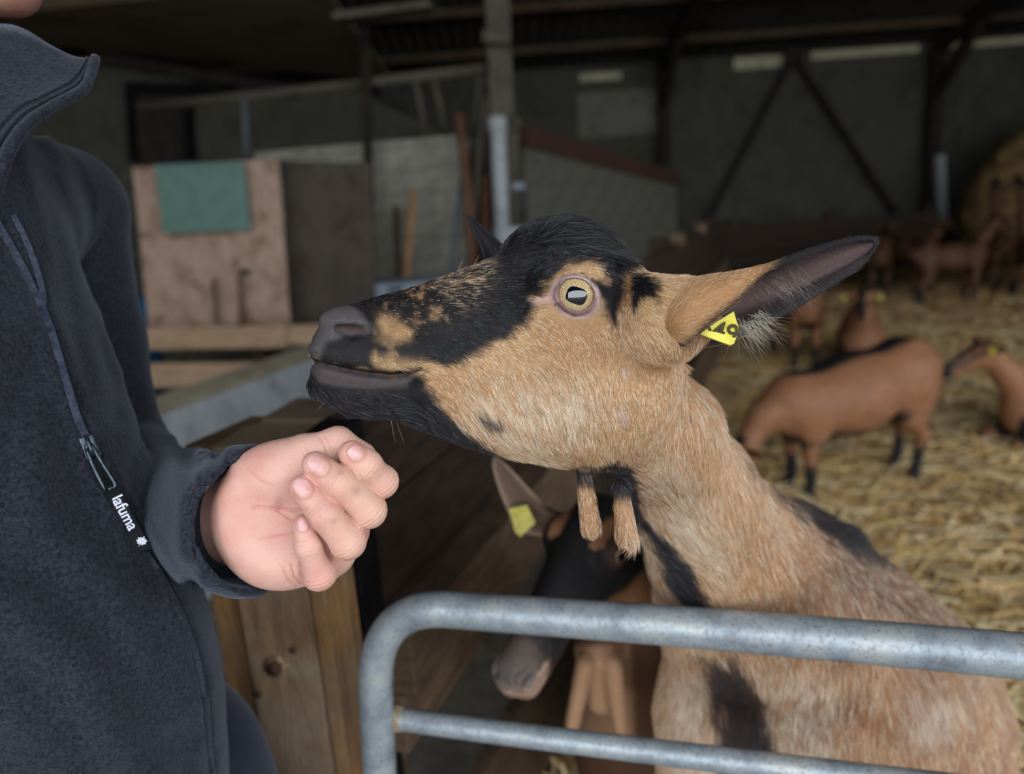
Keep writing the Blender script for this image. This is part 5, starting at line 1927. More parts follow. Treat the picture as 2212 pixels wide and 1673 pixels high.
# leaf emblem
lc = onplane(306, 1170, tA + tn * 0.0016, tn)
pts = [(0, -1.15), (.12, -.5), (.55, -.72), (.5, -.45), (1.0, -.2), (.78, 0), (.95, .5), (.6, .42), (.5, .75), (.28, .5), (0, 1.1), (-.28, .5), (-.5, .75), (-.6, .42), (-.95, .5), (-.78, 0), (-1.0, -.2), (-.5, -.45), (-.55, -.72), (-.12, -.5)]
lv = [lc + 0.0042 * (x * (tw * .6 + tdir * .8) + y * (tw * .8 - tdir * .6)) for x, y in pts]
lv2 = [p - tn * 0.0004 for p in lv]
mesh('leaf_emblem', lv + lv2, [tuple(range(20)), tuple(range(39, 19, -1))] + [(i, i + 20, (i + 1) % 20 + 20, (i + 1) % 20) for i in range(20)], MT['print'], sl, False)
# trousers and boots
def trouser_f(P):
    hip = cc_[0] + [0, 0, 0.02]
    d = s_cone(P, hip + PR * 0.07, hip - PR * 0.07, 0.13, 0.13)
    kl, kr = at(575, 1930, 0.93), hip + PR * 0.10 + PF * 0.02 + [0, 0, -0.36]
    d = smin(d, s_cone(P, hip - PR * 0.07 + PF * 0.03, kl, 0.095, 0.085), 0.05)
    d = smin(d, s_cone(P, hip + PR * 0.08, kr, 0.095, 0.075), 0.05)
    for k_ in (kl, kr):
        d = smin(d, s_cone(P, k_, np.array([k_[0] - 0.02, k_[1], 0.10]), 0.075, 0.062), 0.04)
    return (d + 0.002 * vnoise(P, 22, 77)).astype(np.float32)


V, Q = surface(trouser_f, (-0.9, 0.2, 0.02), (0.05, 1.3, 1.05), 0.011)
tr_o = npmesh('trousers', V, Q, MT['trouser'], person)
kl, kr = at(575, 1930, 0.93), cc_[0] + PR * 0.10 + PF * 0.02 + [0, 0, -0.34]
for k_ in (kl, kr):
    f0 = np.array([k_[0] - 0.02, k_[1], 0.0])

    def boot_f(P, f0=f0):
        d = s_cone(P, f0 + [0, 0, 0.16], f0 + [0, 0, 0.06], 0.058, 0.05)
        d = smin(d, s_cone(P, f0 + [0, 0, 0.05], f0 + PF * 0.17 + [0, 0, 0.045], 0.046, 0.040), 0.03)
        return np.maximum(d, -P[:, 2] + 0.001).astype(np.float32)
    V, Q = surface(boot_f, f0 + [-0.2, -0.2, -0.02], f0 + [0.35, 0.2, 0.26], 0.008)
    npmesh('boot', V, Q, MT['black'], person)

# ---------------- skin: hand, forearm, neck and head
FING = {
    'index': [(772, 1032, .583, .0135), (824, 1042, .556, .0118), (792, 1006, .542, .0108), (760, 980, .538, .0096)],
    'middle': [(772, 1095, .585, .0138), (797, 1104, .546, .0124), (738, 1047, .532, .0112), (682, 1005, .535, .0100)],
    'ring': [(756, 1150, .581, .0135), (752, 1171, .541, .0124), (700, 1111, .529, .0111), (654, 1055, .532, .0099)],
    'pinky': [(722, 1205, .576, .0130), (690, 1242, .547, .0112), (666, 1182, .535, .0088), (655, 1134, .536, .0078)],
    'thumb': [(600, 1030, .566, .0190), (664, 986, .561, .0152), (728, 962, .566, .0135), (782, 986, .575, .0110)]}
FW = {k: ([at(*p[:3]) for p in v], [p[3] for p in v]) for k, v in FING.items()}
CREASE = [([(548, 1096), (590, 1100), (640, 1103), (664, 1100)], 3, .0012), ([(600, 1103), (640, 1130), (652, 1150)], 3, .0008), ([(560, 1165), (600, 1155), (640, 1150)], 3, .0006), ([(690, 945), (703, 965), (706, 985)], 3, .0009), ([(700, 942), (712, 960), (714, 980)], 2.5, .0007),
          ([(612, 1225), (620, 1250), (640, 1268)], 3, .0008), ([(630, 1220), (636, 1245), (652, 1262)], 3, .0008), ([(648, 1215), (650, 1240), (664, 1258)], 3, .0007), ([(535, 1010), (560, 1040), (590, 1050)], 3, .0006)]


def hand_f(P):
    E = lambda c, r: s_ell(P, at(*c), r, np.array([RIGHT, DOWN, FWD]))
    d = E((612, 1172, .570), (.036, .034, .0200))
    d = smin(d, E((632, 1035, .570), (.041, .029, .0200)), 0.02)
    d = smin(d, E((660, 1110, .576), (.046, .048, .0165)), 0.02)
    d = smin(d, E((720, 1110, .582), (.024, .042, .0150)), 0.015)
    d = smin(d, s_cone(P, at(575, 1150, .578), at(500, 1140, .620), .029, .025), 0.03)
    d = smin(d, s_cone(P, at(575, 1080, .578), at(500, 1095, .620), .029, .025), 0.03)
    d = smin(d, s_cone(P, at(500, 1115, .62), at(420, 1112, .71), .034, .036), 0.02)
    d = smax(d, -E((640, 1105, .532), (.042, .030, .0200)), 0.03)
    fing = None
    for k, (pts, rad) in FW.items():
        e = None
        for i in range(3):
            s = s_cone(P, pts[i], pts[i + 1], rad[i], rad[i + 1])
            e = s if e is None else smin(e, s, 0.004)
        for i, amp in ((1, 0.0006), (2, 0.0005)):          # knuckle wrinkles
            ax_ = pts[i + 1] - pts[i]
            ax_ = ax_ / np.linalg.norm(ax_)
            s_ = (P - pts[i].astype(np.float32)) @ ax_
            near = np.exp(-(np.linalg.norm(P - pts[i].astype(np.float32), axis=1) / (rad[i] * 1.5)) ** 4)
            e = e - 0.0006 * np.exp(-(s_ / 0.007) ** 2) * near + amp * np.cos(s_ * 2 * math.pi / 0.0032) * np.exp(-(s_ / 0.006) ** 2) * near
        if k == 'thumb':
            d = smin(d, e, 0.012)
        else:
            mcp = s_cone(P, pts[0], pts[0] * 0.6 + pts[1] * 0.4, rad[0], rad[1])
            d = smin(d, mcp, 0.008)
            fing = e if fing is None else np.minimum(fing, e)
    p2, dep = proj(P)
    for pl, w, A in CREASE:
        d = d + A * np.exp(-(d_px(p2, pl) / w) ** 2) * (dep < 0.575)
    d = smin(d, fing, 0.0025)
    return d.astype(np.float32)


hV, hQ = surface(hand_f, at(640, 1100, .60) - 0.16, at(640, 1100, .60) + 0.16, 0.0012)
CHIN = at(22, -22, 0.635)


def head_f(P):
    c = CHIN
    up = np.array([0, 0, 1.0])
    E = lambda o, r: s_ell(P, c + PF * o[0] + PR * o[1] + up * o[2], r, np.array([PF, PR, up]))
    d = E((-.085, 0, .135), (.098, .076, .105))
    d = smin(d, E((-.045, 0, .045), (.062, .056, .062)), 0.03)
    d = smin(d, E((-.002, 0, .002), (.026, .026, .024)), 0.02)
    d = smin(d, s_cone(P, c + PF * -.10 + up * .03, c + PF * -.13 - up * .14, .060, .066), 0.03)
    d = smin(d, s_cone(P, c + PF * .012 + up * .105, c + PF * .030 + up * .068, .010, .014), 0.012)      # nose
    d = smin(d, E((.004, 0, .036), (.014, .026, .008)), 0.008)                                             # lips
    d = smin(d, E((.003, 0, .026), (.013, .023, .008)), 0.008)
    d = d + 0.004 * np.exp(-(E((.014, 0, .031), (.012, .024, .001)) / 0.003) ** 2)
    for s in (-1, 1):
        d = smin(d, E((-.095, s * .074, .10), (.020, .012, .032)), 0.008)                                  # ears
        d = smax(d, -E((.002, s * .033, .112), (.016, .017, .012)), 0.012)                                  # eye sockets
        d = smin(d, E((-.010, s * .033, .112), (.0135, .0135, .0125)), 0.003)
        d = smin(d, s_cone(P, c + PF * .0 + PR * s * .018 + up * .130, c + PF * -.010 + PR * s * .05 + up * .130, .009, .008), 0.012)
    return d.astype(np.float32)


nV, nQ = surface(head_f, CHIN + [-0.32, -0.2, -0.2], CHIN + [0.12, 0.2, 0.32], 0.0035)
bV, bQ = np.vstack([hV, nV]), np.vstack([hQ, nQ + len(hV)])
body = npmesh('body', bV, bQ, MT['skin'], person)
p2, dep = proj(bV)
n1, n2, n3 = vnoise(bV, 60, 51), vnoise(bV, 200, 52), vnoise(bV, 25, 53)
SK = np.tile(lin(226, 180, 164), (len(bV), 1))
mx = lambda C, c, k: C * (1 - k[:, None]) + np.asarray(c) * k[:, None]
SK = mx(SK, lin(212, 148, 136), np.clip(0.35 + 0.5 * n3 + 0.25 * n1, 0, 0.75))
SK = mx(SK, lin(222, 186, 160), np.clip(0.6 * sstep(690, 760, p2[:, 0]) * (0.6 + 0.5 * n1), 0, 0.7))
ish = np.zeros(len(bV), bool)
ish[:len(hV)] = True
for k, (pts, rad) in FW.items():
    tip = pts[3]
    SK = mx(SK, lin(214, 136, 124), np.clip(1 - np.linalg.norm(bV - tip, axis=1) / 0.017, 0, 1) * 0.45)
    SK = mx(SK, lin(206, 140, 124), np.clip(1 - np.linalg.norm(bV - pts[1], axis=1) / 0.016, 0, 1) * 0.35)
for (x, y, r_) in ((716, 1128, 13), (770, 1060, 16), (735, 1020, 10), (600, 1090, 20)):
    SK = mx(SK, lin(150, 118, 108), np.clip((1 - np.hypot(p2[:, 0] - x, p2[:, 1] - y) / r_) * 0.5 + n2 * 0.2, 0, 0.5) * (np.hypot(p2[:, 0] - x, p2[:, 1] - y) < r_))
for pl, w, A in CREASE:
    SK = mx(SK, lin(190, 108, 98), np.exp(-(d_px(p2, pl) / (w * 0.9)) ** 2) * 0.32 * ish)
for (x, y, w_) in ((770, 979, 19), (692, 1009, 22), (656, 1058, 21), (653, 1134, 15)):
    rr_ = np.hypot(p2[:, 0] - x, p2[:, 1] - y)
    SK = mx(SK, lin(166, 96, 84), np.exp(-((rr_ - w_) / 4.0) ** 2) * 0.55 * ish)
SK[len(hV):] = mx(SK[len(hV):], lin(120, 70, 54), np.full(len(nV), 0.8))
vcol(body, 'coat', np.clip(SK * 0.86, 0, 1))
# nails
for k, (x, y, L_, W_) in {'index': (770, 979, .0150, .0105), 'middle': (692, 1009, .0150, .0120), 'ring': (656, 1058, .0150, .0112), 'pinky': (653, 1134, .0110, .0080)}.items():
    pts, rad = FW[k]
    axd = pts[3] - pts[2]
    axd = axd / np.linalg.norm(axd)
    c0 = pts[3]
    rr = rad[3]
    # closest point on the finger axis to the nail's line of sight
    hit = onplane(x, y, c0, -FWD)
    s_ = np.dot(hit - pts[2], axd)
    t_ = np.clip(s_ / np.linalg.norm(pts[3] - pts[2]), 0, 1.0)
    cen = pts[2] + axd * s_
    rr = rad[2] + (rad[3] - rad[2]) * t_
    side = hit - cen
    nrm = (CAM - cen) / np.linalg.norm(CAM - cen) * rr + (side - axd * np.dot(side, axd)) * 0.9
    nrm -= axd * np.dot(nrm, axd)
    nrm /= np.linalg.norm(nrm)
    bi = np.cross(axd, nrm)
    V, Q = [], []
    n_ = 9
    for i in range(n_):
        for j in range(n_):
            a_, b_ = -1 + 2 * i / (n_ - 1), -1 + 2 * j / (n_ - 1)
            u_ = a_ * math.sqrt(max(0, 1 - 0.42 * b_ * b_))
            v_ = b_ * math.sqrt(max(0, 1 - 0.30 * a_ * a_))
            an = v_ * (W_ / 2) / rr * 1.05
            so = u_ * L_ / 2
            # follow the rounded fingertip
            ex = max(0.0, s_ + so - np.linalg.norm(pts[3] - pts[2]))
            rl = (math.sqrt(max(rr * rr - ex * ex * 0.55, 1e-8)) if ex > 0 else rr) + 0.0004 - 0.0007 * (abs(a_) ** 4 + abs(b_) ** 4) * 0.5
            V.append(cen + axd * so + (nrm * math.cos(an) + bi * math.sin(an)) * rl)
    for i in range(n_ - 1):
        for j in range(n_ - 1):
            Q.append((i * n_ + j, i * n_ + j + 1, (i + 1) * n_ + j + 1, (i + 1) * n_ + j))
    o = mesh('nail', V, Q, MT['nail'], body)
# short grey hair on the head
hv = nV[(nV[:, 2] > CHIN[2] + 0.13) & (((nV - CHIN) @ PF) < -0.03)]
hN = vnormals(nV, nQ)[(nV[:, 2] > CHIN[2] + 0.13) & (((nV - CHIN) @ PF) < -0.03)]
pk_ = RNG.choice(len(hv), 6000)
hair('hair', person, MT['fur'], hv[pk_], hN[pk_] * 0.2 - np.array([0, 0, .5]) - PF * .3, hN[pk_], RNG.uniform(.015, .03, 6000), np.tile(lin(90, 80, 72), (6000, 1)), 0.0002, 5, .5, .3)


# ------------------------------------------------------------------ the other goats
GB, GBD = lin(136, 94, 66), lin(108, 76, 54)
HX = np.array([-.03, -.02, .0, .03, .06, .10, .15, .20, .235, .252])
HT = np.array([-.02, .00, .035, .048, .046, .034, .018, .006, -.008, -.028])
HBt = np.array([-.04, -.06, -.075, -.085, -.085, -.078, -.068, -.064, -.062, -.045])
HWd = np.array([.02, .035, .045, .049, .049, .040, .031, .028, .026, .012])


def g_head(q, ears=True, mouth_open=0.0):
    """goat head in its own frame: x forward, y left, z up"""
    a, w, b = q[:, 0], np.abs(q[:, 1]), -q[:, 2]
    top, bot, m = -np.interp(a, HX, HT), -np.interp(a, HX, HBt), np.interp(a, HX, HWd)
    c, h = (top + bot) / 2, np.maximum((bot - top) / 2, 0.003)
    t = (b - c) / h
    g = 1 - 0.3 * np.clip(-t, 0, 1.3) ** 1.6 - 0.4 * np.clip(t, 0, 1.3) ** 1.6
    r = (np.abs(t) ** 2.3 + (w / (m * np.maximum(g, 0.3))) ** 2.3) ** (1 / 2.3)
    d = (r - 1) * np.minimum(h, m)
    end = np.maximum(HX[0] - a, a - HX[-1])
    d = np.where(end > 0, np.sqrt(np.maximum(end, 0) ** 2 + np.maximum(d, 0) ** 2), d)
    q2 = np.stack([a, w, q[:, 2]], 1)
    d = smin(d, s_ell(q2, (.062, .038, .012), (.024, .016, .022)), 0.014)
    d = smin(d, s_cone(q2, (.215, .012, -.025), (.235, .014, -.025), .012, .011), 0.012)
    d = smin(d, s_cone(q2, (.17, .0, -.055), (.225, .006, -.052), .020, .018), 0.01)
    d = smax(d, -s_cone(q2, (.240, .016, -.020), (.220, .025, -.012), .0065, .004), 0.003)
    ln = np.abs(q[:, 2] + .043 - 0.12 * (a - .2))
    d = d + 0.004 * np.exp(-(ln / .0025) ** 2) * sstep(.165, .18, a)
    if ears:
        ep, eq = np.array([.015, .045, .012]), np.array([-.005, .165, .030])
        e = s_cone(q2, ep, (ep + eq) / 2, .018, .024)
        e2 = s_cone(q2, (ep + eq) / 2, eq, .024, .004)
        e = np.minimum(e, e2)
        dx = eq - ep
        dx = dx / np.linalg.norm(dx)
        nrm = np.array([.75, .1, .55])
        nrm = nrm - dx * np.dot(nrm, dx)
        nrm /= np.linalg.norm(nrm)
        sl_ = np.abs((q2 - ep) @ nrm) - 0.006
        d = smin(d, smax(e, sl_, 0.004), 0.012)
    return d


def build_goat(name, res, head, neck, body, legs, lo, hi, parent=None, ears=True, tint=1.0, mat='coat_far', extra=None, skin=None, hs=1.0):
    """head: (origin, R rows x/y/z); neck: [(p, r)..]; body: [(p, r)..] chest to rump; legs: [[(p, r)..]..]"""
    ho, hR = head

    def f(P):
        q = (P - np.asarray(ho, np.float32)) @ np.asarray(hR, np.float32).T / hs
        d = np.full(len(P), 1.0, np.float32)
        rr = np.linalg.norm(q - np.array([.11, 0, -.02], np.float32), axis=1)
        mk = rr < 0.30
        d[mk] = g_head(q[mk], ears)
        d[~mk] = rr[~mk] - 0.2
        d *= hs
        for i in range(len(neck) - 1):
            d = smin(d, s_cone(P, neck[i][0], neck[i + 1][0], neck[i][1], neck[i + 1][1]), 0.04)
        for i in range(len(body) - 1):
            d = smin(d, s_cone(P, body[i][0], body[i + 1][0], body[i][1], body[i + 1][1]), 0.07)
        for lg in legs:
            e = None
            for i in range(len(lg) - 1):
                s = s_cone(P, lg[i][0], lg[i + 1][0], lg[i][1], lg[i + 1][1])
                e = s if e is None else smin(e, s, 0.015)
            d = smin(d, e, 0.04)
        if extra is not None:
            d = extra(P, d)
        return d.astype(np.float32)
    V, Q = surface(f, lo, hi, res)
    o = npmesh(name, V, Q, MT[mat], parent)
    # coat: brown, black spine, belly, lower legs and face stripes
    n1, n2 = vnoise(V, 30, 61), vnoise(V, 110, 62)
    C = np.tile(GB, (len(V), 1)) * (1 + 0.12 * n1)[:, None]
    mix_ = lambda C, c, k: C * (1 - k[:, None]) + np.asarray(c) * k[:, None]
    spine = [(np.asarray(p), r) for p, r in list(neck)[::-1][:1] + list(body)]
    dsp = np.full(len(V), 9.0)
    und = np.full(len(V), 9.0)
    for (p, r), (p2_, r2) in zip(body[:-1], body[1:]):
        p, p2_ = np.asarray(p), np.asarray(p2_)
        ab = p2_ - p
        t_ = np.clip((V - p) @ ab / (ab @ ab), 0, 1)
        c = p + t_[:, None] * ab
        rr = r + (r2 - r) * t_
        ax_ = ab / np.linalg.norm(ab)
        up_ = np.array([0, 0, 1.0]) - ax_ * ax_[2]
        up_ /= np.linalg.norm(up_)
        rel = (V - c)
        cosu = (rel @ up_) / np.maximum(np.linalg.norm(rel, axis=1), 1e-6)
        near = np.linalg.norm(rel, axis=1) < rr * 1.35
        dsp = np.minimum(dsp, np.where(near, 1 - cosu, 9))
        und = np.minimum(und, np.where(near, 1 + cosu, 9))
    C = mix_(C, BLACK * 1.2, 1 - sstep(0.03, 0.09, dsp + 0.02 * n2))
    C = mix_(C, BLACK * 1.2, (1 - sstep(0.16, 0.34, und + 0.04 * n2)) * 0.92)
    for lg in legs:
        foot = np.asarray(lg[-1][0])
        k = np.linalg.norm(V - foot, axis=1)
        zrel = V[:, 2] - foot[2]
        C = mix_(C, BLACK, (1 - sstep(0.14, 0.20, zrel + 0.02 * n1)) * (np.hypot(V[:, 0] - foot[0], V[:, 1] - foot[1]) < 0.12))
    q = (V - ho) @ np.asarray(hR).T / hs
    inh = (q[:, 0] > -.04) & (q[:, 0] < .28) & (np.abs(q[:, 1]) < .075) & (q[:, 2] > -.10) & (q[:, 2] < .08)
    ay = np.abs(q[:, 1])
    face = np.maximum((1 - sstep(.018, .026, ay - .10 * np.clip(.1 - q[:, 0], 0, 1))) * (q[:, 2] > -.02), sstep(.19, .21, q[:, 0]))
    face = np.maximum(face, (1 - sstep(.010, .016, np.abs(q[:, 2] - .005 + .25 * (q[:, 0] - .065)))) * (q[:, 0] > .03) * 0.9)
    C = mix_(C, BLACK * 1.1, np.clip(face, 0, 1) * inh)
    earm = (ay > .075) & (np.abs(q[:, 0]) < .06) & (np.abs(q[:, 2] - .02) < .05)
    C = mix_(C, GBD * 0.7, earm * 0.7)
    if skin is not None:
        C = skin(V, q, C, mix_)
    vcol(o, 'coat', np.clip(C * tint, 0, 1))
    return o, V, Q, C


def hframe(fwd, up):
    x = np.asarray(fwd, float)
    x = x / np.linalg.norm(x)
    z = np.asarray(up, float)
    z = z - x * np.dot(x, z)
    z /= np.linalg.norm(z)
    return np.array([x, np.cross(z, x), z])


def ear_tag(c, n, up, w, h, parent, name='ear_tag'):
    A = hframe(np.cross(up, n), n)
    pts = [(-.5, .5), (.5, .5), (.5, -.2), (.15, -.5), (-.15, -.5), (-.5, -.2)]
    V = [c + A[0] * x * w + A[1] * y * h for x, y in pts]
    V += [v - A[2] * 0.0016 for v in V]
    return mesh(name, V, [tuple(range(6)), tuple(range(11, 5, -1))] + [(i, i + 6, (i + 1) % 6 + 6, (i + 1) % 6) for i in range(6)], MT['tag2'], parent, False)


# ---- second goat, under the first one's throat
F2 = M @ np.array([-.56, .58, -.59])
U2 = M @ np.array([-.25, -.78, -.57])
S2 = 1.15
H2R = hframe(F2, U2)
H2O = at(1315, 1115, 1.10)
neck2 = [(H2O + H2R[0] * 0.02 - H2R[2] * 0.03, .055), (at(1375, 1330, 1.20), .062), (at(1400, 1560, 1.36), .09)]
body2 = [(at(1400, 1600, 1.42), .14), (at(1480, 1500, 1.75), .16), (at(1560, 1380, 2.1), .15)]


def feet(c, zc, r0, dx=0.0):
    c = np.asarray(c, float)
    return [(c, r0), (np.array([c[0] + dx, c[1] + 0.01, zc * 0.5]), 0.030), (np.array([c[0] + dx * 1.2, c[1], 0.09]), 0.021), (np.array([c[0] + dx * 1.3, c[1], 0.03]), 0.024)]


def g2_extra(P, d):
    for a_, b_ in (((1262, 1440, 1.075), (1236, 1565, 1.10)), ((1325, 1440, 1.075), (1342, 1572, 1.10))):
        d = smin(d, s_cone(P, at(*a_), at(*b_), .012, .011), 0.02)
    d = smin(d, s_cone(P, at(1290, 1400, 1.12), at(1300, 1500, 1.14), .035, .03), 0.03)
    return d


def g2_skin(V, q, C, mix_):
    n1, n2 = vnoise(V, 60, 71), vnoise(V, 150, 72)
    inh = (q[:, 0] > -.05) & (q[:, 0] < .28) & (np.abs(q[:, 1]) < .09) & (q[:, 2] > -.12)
    C = mix_(C, lin(74, 50, 36), (~inh) * 0.85)  # body colour darkened for the shade under the first goat
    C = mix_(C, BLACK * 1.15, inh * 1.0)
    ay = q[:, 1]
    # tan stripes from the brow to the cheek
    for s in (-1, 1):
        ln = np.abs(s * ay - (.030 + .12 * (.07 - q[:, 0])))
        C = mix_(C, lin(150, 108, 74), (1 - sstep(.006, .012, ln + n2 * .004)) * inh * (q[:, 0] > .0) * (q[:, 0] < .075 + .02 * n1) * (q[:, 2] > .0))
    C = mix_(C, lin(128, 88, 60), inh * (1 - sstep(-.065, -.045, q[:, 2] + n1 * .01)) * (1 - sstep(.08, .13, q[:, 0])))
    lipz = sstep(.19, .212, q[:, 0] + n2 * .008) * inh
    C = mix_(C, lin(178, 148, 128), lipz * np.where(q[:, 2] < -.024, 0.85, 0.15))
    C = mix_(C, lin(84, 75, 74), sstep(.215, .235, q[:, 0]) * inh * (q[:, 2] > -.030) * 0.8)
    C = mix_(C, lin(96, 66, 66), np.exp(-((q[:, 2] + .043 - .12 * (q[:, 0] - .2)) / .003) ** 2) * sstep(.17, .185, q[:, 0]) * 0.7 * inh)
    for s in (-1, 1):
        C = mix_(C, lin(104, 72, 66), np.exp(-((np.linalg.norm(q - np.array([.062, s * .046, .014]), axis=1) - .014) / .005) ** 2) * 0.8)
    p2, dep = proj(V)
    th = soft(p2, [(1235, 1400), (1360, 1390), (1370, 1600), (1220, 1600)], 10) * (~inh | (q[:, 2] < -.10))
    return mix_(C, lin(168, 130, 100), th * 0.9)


legs2 = [feet(body2[0][0] + [-0.07, 0, -0.06], body2[0][0][2], .06), feet(body2[0][0] + [0.08, 0.03, -0.06], body2[0][0][2], .06), feet(body2[2][0] + [-0.07, 0, -0.06], .4, .07), feet(body2[2][0] + [0.08, 0, -0.06], .4, .07)]
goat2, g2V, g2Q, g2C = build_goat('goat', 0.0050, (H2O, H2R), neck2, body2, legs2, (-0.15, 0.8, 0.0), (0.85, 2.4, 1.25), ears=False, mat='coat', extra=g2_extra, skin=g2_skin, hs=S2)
tag(goat2, 'black faced goat peering between the gate rails below the other goat throat', 'goat')
for s in (1, -1):
    c = H2O + H2R.T @ np.array([.062, s * .0425, .013]) * S2
    zd_ = H2R.T @ np.array([.25, s * .9, .25])
    zd_ /= np.linalg.norm(zd_)
    xd_ = hframe(F2, zd_)[0]
    eyeball('eye', c, .0155, xd_, np.cross(zd_, xd_), zd_, goat2)
rows2 = [[(1262, 1100, 1.10), (1240, 1125, 1.11), (1215, 1165, 1.09)], [(1222, 1108, 1.088), (1198, 1122, 1.104), (1170, 1160, 1.085)], [(1185, 1095, 1.085), (1150, 1115, 1.105), (1118, 1145, 1.085)], [(1145, 1058, 1.085), (1118, 1070, 1.10), (1092, 1095, 1.085)],
         [(1112, 1022, 1.085), (1090, 1030, 1.095), (1072, 1042, 1.085)], [(1086, 998, 1.085), (1075, 1000, 1.09), (1064, 1008, 1.085)], [(1070, 988, 1.085), (1068, 988, 1.086), (1065, 990, 1.085)]]
e2, e2V, e2V2, e2N, e2t, e2s, e2Q = ear('ear', rows2, goat2, MT['ear'])
C = np.tile(lin(120, 98, 86), (len(e2V), 1))
C = C + (lin(176, 150, 130) - C) * (np.abs(e2t - .5) * 2)[:, None] ** 3
C = C + (BLACK - C) * (sstep(.8, .95, 1 - e2t) * (1 - sstep(.3, .5, e2s)))[:, None]
vcol(e2, 'coat', np.vstack([C, C]))
tq = [at(*p) for p in ((1100, 1100, 1.07), (1138, 1092, 1.07), (1157, 1130, 1.065), (1124, 1161, 1.062), (1112, 1150, 1.063))]
mesh('ear_tag', tq + [p + FWD * 0.002 for p in tq], [(0, 1, 2, 3, 4), (9, 8, 7, 6, 5)] + [(i, (i + 1) % 5, (i + 1) % 5 + 5, i + 5) for i in range(5)], MT['tag'], goat2, False)
# fur of the second goat
N2 = vnormals(g2V, g2Q)
p2, dep = proj(g2V)
fc = ((CAM - g2V) * N2).sum(1) > -0.05
dens = 0.30e6 * fc * ((dep < 1.35) & (p2[:, 1] < 1720))
vc = g2C
T = np.arange(len(g2V))
R_, N_ = sample(g2V, g2Q, N2, dens)
from mathutils.kdtree import KDTree
kd = KDTree(len(g2V))
for i in np.where(dep < 1.4)[0]:
    kd.insert(Vector(g2V[i]), int(i))
kd.balance()
ix = np.array([kd.find(Vector(p))[1] for p in R_])
q = (R_ - H2O) @ H2R.T / S2
bd_ = np.where(((q[:, 0] > .20) & (np.abs(q[:, 1]) < .06))[:, None], -H2R[0] * .3 + 0 * q, np.where((q[:, 0] > -.03)[:, None] & (q[:, 0] < .28)[:, None], -H2R[0] + 0 * q, np.array([0, 0, -1.0]) + 0 * q))
hair('fur', goat2, MT['fur'], R_, bd_, N_, RNG.uniform(.004, .009, len(R_)) * np.where(q[:, 0] > .19, .4, 1), np.clip(g2C[ix] * RNG.uniform(.6, 1.4, (len(R_), 1)), .004, .9), 0.00028, 4, .3, .25)

